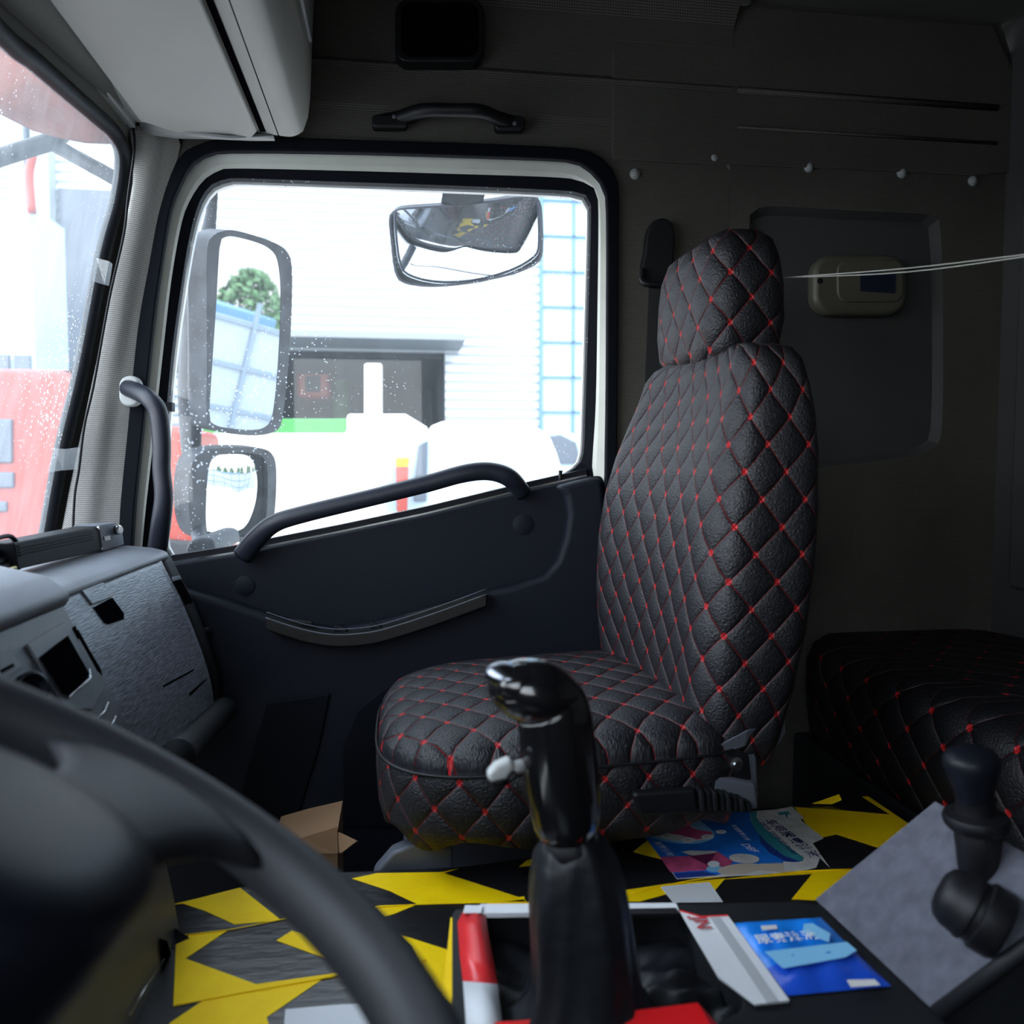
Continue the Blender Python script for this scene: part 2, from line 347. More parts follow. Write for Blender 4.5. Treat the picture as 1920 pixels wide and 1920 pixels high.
def ring_geo(acc, outer, inner, vec, mi=0):
    n = len(outer); vec = Vector(vec)
    V = list(outer)+list(inner)+[p+vec for p in outer]+[p+vec for p in inner]; Fc = []
    for i in range(n):
        j = (i+1) % n
        Fc += [(i, j, n+j, n+i), (2*n+i, 2*n+j, 3*n+j, 3*n+i), (i, j, 2*n+j, 2*n+i), (n+i, n+j, 3*n+j, 3*n+i)]
    return acc.add(V, Fc, mi)
def rrect(x0, y0, x1, y1, r, n=6):
    out = []
    for cx, cy, a0 in ((x1-r, y0+r, -90), (x1-r, y1-r, 0), (x0+r, y1-r, 90), (x0+r, y0+r, 180)):
        for k in range(n+1): a = math.radians(a0+90*k/n); out.append((cx+r*math.cos(a), cy+r*math.sin(a)))
    return out
def empty(name): return link(bpy.data.objects.new(name, None))
def tag(o, label=None, cat=None, group=None, kind=None):
    if label: o['label'] = label
    if cat: o['category'] = cat
    if group: o['group'] = group
    if kind: o['kind'] = kind
    return o
def struct(o): o['kind'] = 'structure'; return o
def textmesh(name, s, org, right, up, height, m, parent=None, spacing=1.0, shear=0.0, ext=0.0001, align='LEFT'):
    c = bpy.data.curves.new('t', 'FONT'); c.body = s; c.size = 1.0; c.space_character = spacing; c.shear = shear; c.offset = 0.018; c.extrude = 0.0; c.align_x = align
    t = bpy.data.objects.new('t', c); COL.objects.link(t); bpy.context.view_layer.update()
    me = bpy.data.meshes.new_from_object(t.evaluated_get(bpy.context.evaluated_depsgraph_get()))
    COL.objects.unlink(t); bpy.data.objects.remove(t)
    right = Vector(right).normalized(); up = Vector(up); up = (up-right*up.dot(right)).normalized(); nn = right.cross(up)
    for v in me.vertices: x, y, z = v.co; v.co = Vector(org)+right*(x*height)+up*(y*height)+nn*0.0002
    me.name = name; me.materials.clear(); me.materials.append(M[m])
    o = bpy.data.objects.new(name, me); return link(o, parent)

YW = 1.56            # inner face of the passenger side wall
YR = 1.56
# ================================================================== SETTING: the cab shell
def zof(px, py, Y): return P(px, py, Y).z
XF, XB = -0.72, 1.27
# windscreen plane: leans forward towards its foot
wp1 = P(228, 295, 1.50); wp2 = P(84, 1000, 1.50)
wd = (wp1-wp2).normalized(); WN = wd.cross(Vector((0, 1, 0))).normalized()
WS = lambda x, y: PL(x, y, wp1, WN)
def wpl(Y, z): return Vector((wp1.x + (z-wp1.z)*(wd.x/wd.z), Y, z))
DO = spline(LP([(262,620),(283,500),(303,395),(335,305),(365,280),(405,267),(470,262),(640,266),(850,272),(1050,280),(1105,288),(1138,312),(1156,348),(1157,420),(1156,600),(1155,760),(1153,900),(1150,1300),(1140,1500),(640,1560),(240,1560),(225,1300),(226,1010),(244,800)], YW), 4, True)
dc = P(700, 800, YW)
sealO = polar(DO, dc, 160)
z_up = zof(700, 258, YW)
zs1 = zof(1000, 222, YW); zs2 = zof(1000, 146, YW); zc = 1.97
outer = polar([Vector((wpl(YW,0).x+.004, YW, 0)), Vector((0.66, YW, 0)), Vector((0.66, YW, z_up)), Vector((wpl(YW,z_up).x+.004, YW, z_up))], dc, 160)
a = Acc(); ring_geo(a, outer, sealO, (0, 0.06, 0))
# upper band of the side wall with soft steps, pressed in one panel
prof = [(YW, z_up), (YW, zs1-0.006), (YW-0.007, zs1+0.004), (YW-0.006, zs2-0.012), (YW-0.012, zs2+0.002), (YW-0.002, zs2+0.012), (YW-0.012, zs2+0.12), (YW-0.035, zc-0.03), (YW-0.06, zc), (YW+0.06, zc), (YW+0.06, z_up)]
a.prism([(wpl(YW,z_up).x+.004, y, z) for y, z in prof], (0.66-wpl(YW,z_up).x-.004, 0, 0))
wr = struct(a.obj('wall_right', 'trim', bevel=0.002))
# rear part of the wall beside the bunk, with a shallow pressed recess
a = Acc()
rec = [P(x, y, YW) for x, y in [(1405,420),(1418,396),(1445,386),(1600,395),(1740,402),(1762,425),(1768,600),(1766,800),(1750,840),(1700,858),(1600,870),(1450,885),(1405,860),(1400,700)]]
rc = P(1590, 640, YW); recO = polar(spline(rec, 4, True), rc, 96)
recI = [rc+(p-rc)*0.955+Vector((0, 0.022, 0)) for p in recO]
out2 = polar([Vector((0.66, YW, 0)), Vector((XB, YW, 0)), Vector((XB, YW, zc)), Vector((0.66, YW, zc))], rc, 96)
a.add(out2+recO, [(i, (i+1) % 96, 96+(i+1) % 96, 96+i) for i in range(96)])
a.add(recO+recI, [(i, (i+1) % 96, 96+(i+1) % 96, 96+i) for i in range(96)], 1)
a.add(recI, [tuple(range(96))], 1)
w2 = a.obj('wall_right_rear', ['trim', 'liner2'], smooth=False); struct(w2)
# pressed liner panel over the top of it
lin = [(1148,300),(1500,313),(1830,328),(1898,322),(1905,200),(1910,150),(1862,47),(1280,0),(1150,-8)]
t1 = prism('trim_1', LP([(x, y) for x, y in lin], YW-0.008), (0, 0.006, 0), 'trim', bevel=0.004); struct(t1)
for cy, dy in ((222, 6), (150, 9)):
    pass
for zz, hh in ((zs1+0.004, 0.004), (zs2, 0.007)):
    prism('pressed_rib', [(0.67, YW-0.008, zz-hh), (0.67, YW-0.013, zz), (0.67, YW-0.008, zz+hh)], (0.57, 0, 0), 'trim', t1, smooth=True)
for x, y in ((1190,327),(1337,298),(1516,314),(1690,325),(1823,340)):
    lathe('fastener_cap', P(x, y, YW-0.001), (0, -1, 0), [(0, .0105), (.003, .0105), (.007, .007), (.009, .003), (.0095, .0005)], 'lgray', t1, 16)
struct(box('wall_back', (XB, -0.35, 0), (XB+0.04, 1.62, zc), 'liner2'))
pb = Acc()
for y0, y1 in ((1.18, 1.50), (0.55, 1.12)): pb.box((XB-0.015, y0, 0.80), (XB, y1, 1.75))
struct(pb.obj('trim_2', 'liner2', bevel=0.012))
struct(box('ceiling', (-0.50, -0.35, zc), (XB+0.04, 1.62, zc+0.04), 'liner'))
struct(box('floor', (XF-0.15, -0.35, -0.04), (XB+0.04, 1.68, 0.0), 'floorm'))
# driver side wall behind the camera, unseen; opening cut down to dim the cab
a = Acc(); YL = -0.30
a.box((XF-0.15, YL-0.04, 0), (-0.45, YL, zc)); a.box((0.10, YL-0.04, 0), (XB, YL, zc)); a.box((-0.45, YL-0.04, 1.52), (0.10, YL, zc)); a.box((-0.45, YL-0.04, 0), (0.10, YL, 0.98))
struct(a.obj('wall_left', 'trim'))

topz0 = WS(0, 62).z
sealpts = [wpl(-0.2, topz0-0.005), wpl(0.3, topz0), wpl(0.8, topz0), WS(0,62), WS(60,112), WS(120,165), WS(175,213), WS(214,250), WS(230,295), WS(220,380), WS(193,480), WS(153,690), WS(115,850), WS(86,1010), WS(70,1080)]
sealpts += [wpl(1.42, 0.84), wpl(0.8, 0.83), wpl(-0.2, 0.83), wpl(-0.26, 1.2)]
wseal = spline(sealpts, 4, True)
win2 = struct(empty('window_2'))
tube('rubber_seal', wseal, 0.0138, 'rubber', win2, sm=0, seg=10, closed=True)
obj('windscreen_glass', wseal, [tuple(range(len(wseal)))], 'frontglass', win2)
# front wall round the windscreen opening
wc = wpl(0.6, 1.25)
wo = polar(wseal, wc, 120, 1, 2)
wo2 = polar([wpl(-0.36, 0.2), wpl(1.60, 0.2), wpl(1.60, zc+0.02), wpl(-0.36, zc+0.02)], wc, 120, 1, 2)
a = Acc(); off = WN*(0.008 if WN.x < 0 else -0.008)
ring_geo(a, wo2, [wc+(p-wc)*1.004 for p in wo], off)
struct(a.obj('wall_front', 'liner'))

# A pillar: fabric-covered, between windscreen rubber and door rubber
pl_l = [(232,232),(247,300),(238,380),(211,480),(172,690),(134,850),(102,1015),(88,1090)]
pl_r = [(345,262),(322,330),(306,400),(290,480),(262,640),(243,800),(232,930),(226,1110)]
V = []; K = 7
for (xa, ya), (xb, yb) in zip(pl_l, pl_r):
    A = P(xa, ya, 1.508); B = P(xb, yb, YW-0.004)
    for k in range(K):
        t = k/(K-1); p = A.lerp(B, t)
        bul = math.sin(math.pi*t)*0.010 - (0.010*math.exp(-((t-0.72)/0.10)**2))
        V.append(p+Vector((0.35, -1, 0))*bul*min(1, t*6))
Fc = [(i*K+k, i*K+k+1, (i+1)*K+k+1, (i+1)*K+k) for i in range(len(pl_l)-1) for k in range(K-1)]
# side turned to the windscreen
b0 = len(V)
for (xa, ya) in pl_l: V.append(P(xa, ya, 1.508)+Vector((0.004, 0.07, 0)))
Fc += [(i*K, (i+1)*K, b0+i+1, b0+i) for i in range(len(pl_l)-1)]
t3 = struct(obj('trim_3', V, Fc, 'pillar', smooth=True, subd=1))
# header cloth strip between windscreen rubber and overhead shelf
hp = [wpl(-0.25, topz0+0.012), wpl(0.8, topz0+0.012)]+[WS(*q)+Vector((0.012, 0, 0.012)) for q in ((0,40),(60,90),(120,142),(180,190),(235,232))]
V = list(hp)+[p+Vector((0.055, 0, 0.040)) for p in hp]
n = len(hp)
struct(obj('trim_4', V, [(i, i+1, n+i+1, n+i) for i in range(n-1)], 'liner', smooth=True, solid=0.004))

# ------------------------------------------------------------------ passenger door (window, frame, card)
door = struct(empty('door_1'))
iseal = spline(LP([(290,620),(303,520),(322,400),(343,345),(362,312),(390,295),(435,288),(640,290),(850,296),(1040,303),(1085,310),(1112,330),(1130,356),(1136,400),(1136,600),(1135,760),(1133,900),(1130,1300),(1120,1500),(640,1540),(262,1540),(245,1300),(252,1010),(272,800)], YW), 4, True)
sealI = polar(iseal, dc, 160)
a = Acc(); ring_geo(a, [p-Vector((0, .014, 0)) for p in sealO], [p-Vector((0, .014, 0)) for p in sealI], (0, 0.018, 0))
o = a.obj('door_aperture_rubber', 'rubber2', door, bevel=0.006, seg=3)
YG = 1.625
fr = spline([P(x, y, 1.60) for x, y in [(308,640),(322,520),(340,420),(355,378),(378,342),(402,324),(432,316),(640,320),(850,326),(1050,333),(1095,342),(1116,356),(1122,400),(1120,600),(1117,760),(1110,880),(1105,1050),(640,1150),(300,1200),(258,1180),(268,1010),(285,850)]], 4, True)
gc = P(700, 700, 1.60)
f1 = polar([p+Vector((0, .005, 0)) for p in DO], dc, 160); 
so = polar([Vector((p.x, 1.575, p.z)) for p in iseal], gc, 160); fi = polar(fr, gc, 160)
a = Acc()
mid = [x.lerp(y, .5)+Vector((0, .006, 0)) for x, y in zip(so, fi)]
so = [gc+(p-gc)*1.03 for p in so]
for p in so: p.y = 1.582
for A_, B_ in ((so, mid), (mid, fi)):
    a.add(A_+B_, [(i, (i+1) % 160, 160+(i+1) % 160, 160+i) for i in range(160)])
o = a.obj('window_frame', 'white', door, smooth=True)
gl = spline([P(x, y, YG) for x, y in [(320,680),(336,560),(354,450),(372,383),(392,350),(415,338),(440,334),(640,341),(850,348),(1050,357),(1095,364),(1107,378),(1108,420),(1103,600),(1098,760),(1094,850),(1083,872),(1062,888),(1000,912),(900,936),(700,975),(500,1016),(330,1046),(309,1040),(303,960),(306,850)]], 4, True)
gi = polar(gl, P(700, 700, YG), 160)
a = Acc(); fo = [gc+(p-gc)*1.035 for p in fi]
for p in fo: p.y = 1.603
gb = [Vector((p.x, YG+0.02, p.z)) for p in gi]
for A_, B_ in ((fo, gi), (gi, gb)):
    a.add(A_+B_, [(i, (i+1) % 160, 160+(i+1) % 160, 160+i) for i in range(160)])
a.obj('window_rubber', 'rubber2', door, smooth=False)
gg = [P(700, 700, YG)+(p-P(700, 700, YG))*1.01 for p in gi]
obj('window_glass', gg, [tuple(range(160))], 'sideglass', door)
# outer skin, white, seen from outside and in the kerb mirror
sk = polar([Vector((wpl(YW,-.9).x, 1.66, -0.9)), Vector((XB+0.04, 1.66, -0.9)), Vector((XB+0.04, 1.66, zc+0.03)), Vector((wpl(YW,zc).x, 1.66, zc+0.03))], gc, 160)
for p in sk: p.y = 1.66
a = Acc(); gq = [Vector((p.x, 1.66, p.z)) for p in gi]
ring_geo(a, sk, gq, (0, 0.012, 0))
skin = a.obj('outer_skin', 'outer', wr)

# door card
sill = [(262,1068),(330,1056),(433,1040),(640,999),(800,965),(993,918),(1100,894)]
card = LP(sill+[(1128,892),(1137,905),(1142,1000),(1146,1300),(1146,1800),(262,1800)], 1.585)
prism('door_card', card, (0, 0.035, 0), 'navy', door, bevel=0.006)
# inner sill ledge: bright strip and wiper rubber under the glass
a = Acc()
for (x0, y0), (x1, y1) in zip(sill[:-1], sill[1:]):
    A_, B_ = P(x0, y0-1, 1.592), P(x1, y1-1, 1.592)
    a.prism([A_, B_, B_+Vector((0, 0, .0035)), A_+Vector((0, 0, .0035))], (0, 0.012, 0))
a.obj('bright_sill_strip', 'chrome', door)
a = Acc()
for (x0, y0), (x1, y1) in zip(sill[:-1], sill[1:]):
    A_, B_ = P(x0, y0-2, 1.606), P(x1, y1-2, 1.606)
    a.prism([A_, B_, B_+Vector((0, 0, .014)), A_+Vector((0, 0, .014))], (0, 0.025, 0))
a.obj('glass_wiper_rubber', 'rubber', door)
# raised lower body of the card below a curved crease
low = [(300,1088),(335,1103),(370,1113),(430,1130),(495,1152),(560,1172),(620,1180),(700,1168),(800,1142),(900,1112),(960,1100),(1020,1080),(1046,1052),(1060,1010),(1067,965),(1062,930),(1045,912),(1080,903),(1112,896),(1132,896),(1141,1000),(1145,1300),(1145,1800),(265,1800)]
prism('lower_card', LP(low, 1.545), (0, 0.05, 0), 'navy', door, bevel=0.014, seg=4)
# switch tray with bowed front rail
tray_c = [(498,1172),(540,1186),(580,1197),(630,1204),(690,1200),(740,1188),(820,1162),(913,1128)]
a = Acc(); top = [P(x, y-14, 1.515) for x, y in tray_c]; bot = [P(x, y+9, 1.515) for x, y in tray_c]
top = spline(top, 5); bot = spline(bot, 5); n = len(top)
a.prism(top+bot[::-1], (0, 0.035, 0))
tray = a.obj('pull_tray', 'tray', door, bevel=0.003)
tube('bright_rail_edge', [p+Vector((0, -0.001, 0)) for p in top], 0.0013, 'gray', tray, sm=0, seg=6)
tube('bright_rail_edge', [p+Vector((0, 0.012, 0.008)) for p in top], 0.0010, 'gray', tray, sm=0, seg=6)
for x0, y0, x1, y1 in ((760,1153,870,1122),):
    prism('slot_insert', LP([(x0,y0),(x1,y1),(x1+2,y1+8),(x0+4,y0+11)], 1.540), (0, 0.008, 0), 'tray', door, bevel=0.001)
for x0, y0, w_ in ((540,1160,46),(626,1172,24),(694,1166,20)):
    prism('window_switch', LP([(x0,y0),(x0+w_,y0+6),(x0+w_,y0+16),(x0,y0+12)], 1.538), (0, 0.01, 0), 'black', door, bevel=0.002)
for x, y, r_ in ((981,983,.021),(459,1098,.019)):
    lathe('screw_cover', P(x, y, 1.585), (0, -1, 0), [(0, r_), (.0018, r_), (.003, r_-.002), (.003, .001)], 'navy', door, 24)
# lower pockets
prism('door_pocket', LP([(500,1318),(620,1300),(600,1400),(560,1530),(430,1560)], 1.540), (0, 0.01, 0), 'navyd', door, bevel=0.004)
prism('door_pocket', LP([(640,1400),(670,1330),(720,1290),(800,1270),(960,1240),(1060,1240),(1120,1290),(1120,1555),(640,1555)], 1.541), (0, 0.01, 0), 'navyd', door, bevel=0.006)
# pull handle arching over the sill
hpth = [P(456,1042,1.565), P(478,1013,1.55), P(512,983,1.535), P(565,965,1.53), P(700,932,1.53), P(800,907,1.53), P(870,888,1.53), P(918,884,1.535), P(955,896,1.54), P(981,925,1.565)]
tube('pull_handle', hpth, [.020,.019,.0175,.0165,.0165,.017,.0175,.018,.0185,.0175], 'handle', door, up=(0, 1, 0), flat=0.85)
tube('lock_pin', [P(1050, 908, 1.60), P(1051, 882, 1.60)], [.0035, .0042], 'black', door, sm=0, seg=10)
box('hinge_catch', tuple(P(300, 772, 1.575)), tuple(P(325, 755, 1.565)+Vector((0, 0.0, 0.0))+Vector((0.0, -0.01, 0.0))), 'rubber', door)

# ------------------------------------------------------------------ overhead storage shelf over the windscreen
oh = empty('overhead_shelf')
tag(oh, 'grey plastic storage shelf hanging above the windscreen, pale flap underneath', 'overhead shelf')
YE = 1.50
def xz(px, py, Y=YE): p = P(px, py, Y); return (p.x, p.z)
pr = [xz(240,228), xz(268,236), xz(480,252), xz(520,258), xz(552,262), xz(570,250), xz(579,225), xz(583,190), xz(588,60), xz(592,-20)]
pr = pr+[(pr[-1][0], 1.965), (pr[0][0]-0.09, 1.965), (pr[0][0]-0.07, 1.72)]
a = Acc(); a.prism([(x, -0.28, z) for x, z in pr], (0, YE+0.28, 0))
body = a.obj('shelf_body', 'visor', oh, bevel=0.012, seg=4)
# flap (visor like lid) under the shelf
def und(px, py):   # point on the plane of the underside
    z = P(400, 246, YE).z-0.004; return PZ(px, py, z)
zz = P(400, 246, YE).z
fl = [und(262,216), und(285,222), und(310,231), und(350,243), und(400,250), und(440,252), und(472,247), und(482,236)]
e1 = fl[-1]; e0 = fl[0]
fl2 = [Vector((e1.x-0.004, -0.2, e1.z)), Vector((e0.x+0.0, -0.2, e0.z))]
prism('hinged_flap', fl+fl2, (0, 0, -0.011), 'visor', oh, bevel=0.004, seg=3)
gx = e1.x
box('flap_gap', (gx+0.001, -0.2, zz-0.0045), (gx+0.011, YE-0.02, zz-0.003), 'hole', oh)
box('panel_joint', (gx+0.030, -0.2, zz-0.0052), (gx+0.0325, YE-0.002, zz-0.003), 'hole', oh)
x0, z0 = xz(592, 20)
box('panel_joint', (x0+0.0, -0.2, z0-0.115), (x0+0.0045, YE-0.12, z0-0.112), 'gray', oh)
# end lip where the flap recess meets the pillar
lip = [P(262,240,1.505), P(285,252,1.505), P(330,258,1.505), P(400,259,1.505), P(470,262,1.505), P(515,262,1.505), P(512,252,1.49), P(430,256,1.47), P(350,246,1.47), P(300,222,1.47), P(262,216,1.47)]
obj('end_lip', lip, [(0,1,9,10),(1,2,8,9),(2,3,8),(3,4,7,8),(4,5,6,7)], 'visorlip', oh, smooth=True, solid=0.004)
st = [PZ(30, 0, zz), PZ(240, 215, zz)]
o = box('front_rail', (st[1].x-0.052, -0.2, zz-0.002), (st[1].x-0.012, YE-0.01, zz+0.02), 'visor', oh, bevel=0.004)
box('rail_shadow_edge', (st[1].x-0.012, -0.2, zz-0.006), (st[1].x-0.001, YE-0.005, zz+0.02), 'visorlip', oh, bevel=0.003)

# ------------------------------------------------------------------ dashboard
da = empty('dashboard'); tag(da, 'grey moulded dashboard with glovebox and centre stack, below the windscreen', 'dashboard')
g_tl = P(115,1118,1.03); g_tr = P(315,1045,1.45)
Xe = g_tr.x; Ze = g_tr.z
def dx(px, py, Y): q = P(px, py, Y); return (q.x, q.z)
print('XeZe', Xe, Ze)
right_prof = [(-0.66, Ze+0.010), (-0.50, Ze+0.018), (Xe-0.07, Ze+0.020), (Xe-0.03, Ze+0.016), (Xe-0.008, Ze+0.010), (Xe, Ze), (Xe-0.006, Ze-0.005)]
a = Acc(); a.prism([(x, 0.15, z) for x, z in right_prof+[(-0.66, Ze-0.03)]], (0, 1.47-0.15, 0))
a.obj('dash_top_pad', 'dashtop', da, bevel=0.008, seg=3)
gp = [dx(296,1053,1.43), dx(312,1085,1.43), dx(335,1130,1.43), dx(360,1190,1.43), dx(378,1240,1.43), dx(391,1290,1.43), dx(395,1335,1.43), dx(385,1372,1.43), dx(355,1420,1.43)]
gp = [(x-0.004, z) for x, z in gp]
gpl = [Vector((x, 0, z)) for x, z in gp]; gps = spline(gpl, 4)
a = Acc(); a.prism([(v.x-0.006, 0.30, v.z) for v in gps]+[(gps[-1].x-0.1, 0.30, gps[-1].z-0.03), (-0.68, 0.30, gps[-1].z-0.03), (-0.68, 0.30, gps[0].z)], (0, 1.505-0.30, 0))
a.obj('dash_body', 'dash', da, bevel=0.004)
# glovebox door: curved skin, with a notch for the latch
def gface(s, Y, off=0.0):   # s 0..1 down the face
    i = s*(len(gps)-1); k = min(int(i), len(gps)-2); p = gps[k].lerp(gps[k+1], i-k); d = (gps[k+1]-gps[k]).normalized()
    nrm = Vector((-d.z, 0, d.x)); 
    if nrm.x < 0: nrm = -nrm
    q = p+nrm*off; return Vector((q.x, Y, q.z))
def onface(px, py, off=0.0):
    best = None
    for k in range(0, 241):
        s = k/240; q = gface(s, 0, off)
        d = ray(px, py); t = q.x/d.x; h = CAM+d*t
        e = abs(h.z-q.z)
        if t > 0 and (best is None or e < best[0]): best = (e, s, h.y)
    return best[1], best[2]
GY0, GY1 = 0.985, 1.425
sN, yN = 26, 24
V = []; Fc = []
ls0, ly0 = onface(175, 1130); ls1, ly1 = onface(232, 1165)
ls2, _ = onface(205, 1170)
notch = (onface(176,1134)[0], onface(205,1170)[0])
lat_y0, lat_y1 = onface(178,1133)[1], onface(212,1120)[1]
h_s0, h_s1 = onface(190,1135)[0], onface(215,1168)[0]
for i in range(sN+1):
    for j in range(yN+1):
        V.append(gface(i/sN, GY0+(GY1-GY0)*j/yN, 0.008))
for i in range(sN):
    for j in range(yN): Fc.append((i*(yN+1)+j, i*(yN+1)+j+1, (i+1)*(yN+1)+j+1, (i+1)*(yN+1)+j))
gb_ = obj('glovebox_door', V, Fc, 'glove', da, smooth=True, solid=0.006)
def facepatch(name, pxs, m, parent, off=0.011, thick=0.003):
    q = []
    for x, y in pxs:
        s, Y = onface(x, y, off); q.append(gface(s, Y, off))
    return prism(name, q, (-thick, 0, -thick*0.4), m, parent, bevel=0.0008)
facepatch('glovebox_latch', [(154,1107),(194,1091),(211,1119),(174,1134)], 'glove', gb_, 0.0135)
facepatch('latch_recess', [(176,1137),(211,1121),(233,1150),(233,1160),(205,1171),(197,1167)], 'hole', gb_, 0.0125, 0.001)
facepatch('scuff_mark', [(305,1285),(365,1252),(362,1258),(308,1288)], 'hole', gb_, 0.0122, 0.001)
facepatch('scuff_mark', [(355,1300),(388,1272),(386,1276),(358,1304)], 'hole', gb_, 0.0122, 0.001)
facepatch('lid_gap_shade', [(110,1117),(200,1083),(296,1049),(297,1054),(200,1089),(112,1123)], 'hole', da, 0.0118, 0.002)  # thin black patch paints the shadow gap above the lid
# dark end strip with small switch slots next to the door
V = []; Fc = []
for i in range(sN+1):
    V += [gface(i/sN, 1.432, 0.005), gface(i/sN, 1.500, 0.004)]
for i in range(sN): Fc.append((2*i, 2*i+1, 2*i+3, 2*i+2))
es = obj('dash_end_strip', V, Fc, 'blackm', da, smooth=True, solid=0.004)
facepatch('slot_clip', [(322,1082),(338,1078),(341,1086),(325,1090)], 'gray', es, 0.010)
facepatch('end_slot', [(326,1092),(341,1088),(362,1128),(348,1133)], 'hole', es, 0.008)
lathe('end_bolt', gface(*onface(381,1188), 0.006), (0.8, -0.5, 0.2), [(0, .009), (.004, .009), (.006, .006), (.006, .001)], 'hub', es, 14)
# lower rail under glovebox
tube('lower_dash_rail', [P(330,1420,1.0), P(355,1395,1.2), P(420,1330,1.46)], 0.022, 'blackm', da)
# centre stack
stp = [dx(112,1112,0.965), dx(116,1128,0.965), dx(140,1172,0.965), dx(170,1225,0.965), dx(203,1285,0.965), dx(235,1350,0.965), dx(262,1430,0.965), dx(290,1520,0.965), dx(313,1620,0.965), dx(330,1700,0.965), dx(342,1800,0.965), dx(338,1860,0.965)]
sps = spline([Vector((x, 0, z)) for x, z in stp], 3)
a = Acc(); a.prism([(v.x, 0.55, v.z) for v in sps]+[(-0.45, 0.55, sps[-1].z), (-0.66, 0.55, sps[0].z)], (0, 0.965-0.55, 0))
a.obj('centre_stack', 'dash', da, bevel=0.006, seg=3)
def sface(s, Y, off=0.0):
    i = s*(len(sps)-1); k = min(int(i), len(sps)-2); p = sps[k].lerp(sps[k+1], i-k); d = (sps[k+1]-sps[k]).normalized()
    nrm = Vector((-d.z, 0, d.x))
    if nrm.x < 0: nrm = -nrm
    q = p+nrm*off; return Vector((q.x, Y, q.z))
def onst(px, py, off=0.0):
    best = None; d = ray(px, py)
    for k in range(0, 361):
        s = k/360; q = sface(s, 0, off); h = CAM+d*(q.x/d.x); e = abs(h.z-q.z)
        if best is None or e < best[0]: best = (e, s, h.y)
    return best[1], best[2]
def stpatch(name, pxs, m, parent, off=0.003, thick=0.003, sub=1, bevel=0.0008):
    q = []
    n = len(pxs)
    for i in range(n):
        for k in range(sub):
            x = pxs[i][0]+(pxs[(i+1) % n][0]-pxs[i][0])*k/sub; y = pxs[i][1]+(pxs[(i+1) % n][1]-pxs[i][1])*k/sub
            s, Y = onst(x, y, off); q.append(sface(s, Y, off))
    return prism(name, q, (-thick, 0, -thick*0.4), m, parent, bevel=bevel)
# hooded upper pad over the stack
a = Acc(); cx, cz_ = dx(112, 1122, 0.965)
a.prism([(cx+0.012, 0.30, cz_+0.004), (cx+0.004, 0.30, cz_-0.012), (cx-0.03, 0.30, cz_-0.016), (-0.6, 0.30, cz_-0.01), (-0.6, 0.30, cz_+0.05), (cx-0.07, 0.30, cz_+0.040), (cx-0.015, 0.30, cz_+0.026)], (0, 0.975-0.30, 0))
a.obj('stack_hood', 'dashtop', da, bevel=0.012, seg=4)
stk = [c for c in da.children if c.name.startswith('centre_stack')][0]
stpatch('pocket_bezel', [(52,1208),(118,1167),(136,1180),(196,1290),(175,1330),(128,1330)], 'dash', stk, 0.004, 0.003, 3)
stpatch('open_pocket', [(74,1232),(128,1192),(168,1262),(165,1272),(132,1306),(118,1300)], 'hole', stk, 0.0068, 0.001, 2)
stpatch('joint_gap', [(136,1178),(142,1172),(150,1196),(144,1202)], 'hole', stk, 0.002, 0.001)
stpatch('joint_gap', [(138,1178),(148,1182),(190,1255),(192,1265),(184,1258)], 'hole', stk, 0.0055, 0.001, 2)
stpatch('card_slot', [(0,1230),(22,1220),(42,1252),(2,1280)], 'dashtop', stk, 0.003, 0.002)
stpatch('card_slot', [(2,1255),(26,1243),(28,1248),(2,1262)], 'hole', stk, 0.005, 0.001)
lathe('lighter_socket', sface(*onst(52,1292), 0.002), (0.8, -0.5, 0.35), [(0, .016), (.006, .016), (.008, .013), (.004, .011), (.001, .009)], 'hub', stk, 20)
tube('chrome_edge', [sface(*onst(x, y, .006), .007) for x, y in ((130,1306),(168,1272),(166,1256))], 0.0009, 'bolt', stk, sm=0, seg=6)
for pts in (((175,1355),(196,1333),(203,1318)), ((205,1365),(213,1352),(217,1342)), ((210,1372),(216,1362)), ((265,1640),(276,1618),(286,1595)), ((190,1742),(212,1718),(232,1684)), ((243,1905),(275,1850),(308,1796)), ((300,1920),(312,1890),(322,1862))):
    tube('panel_edge_highlight', [sface(*onst(x, y, .003), .003) for x, y in pts], 0.0008, 'bolt', stk, sm=0, seg=6)
stpatch('lower_vent', [(203,1690),(222,1660),(232,1680),(196,1735)], 'hole', stk, 0.002, 0.001)
stpatch('lower_vent', [(300,1760),(314,1765),(334,1830),(330,1870),(312,1860)], 'hole', stk, 0.003, 0.001)
stpatch('lower_vent', [(268,1905),(300,1860),(306,1880),(290,1919)], 'hole', stk, 0.003, 0.001)

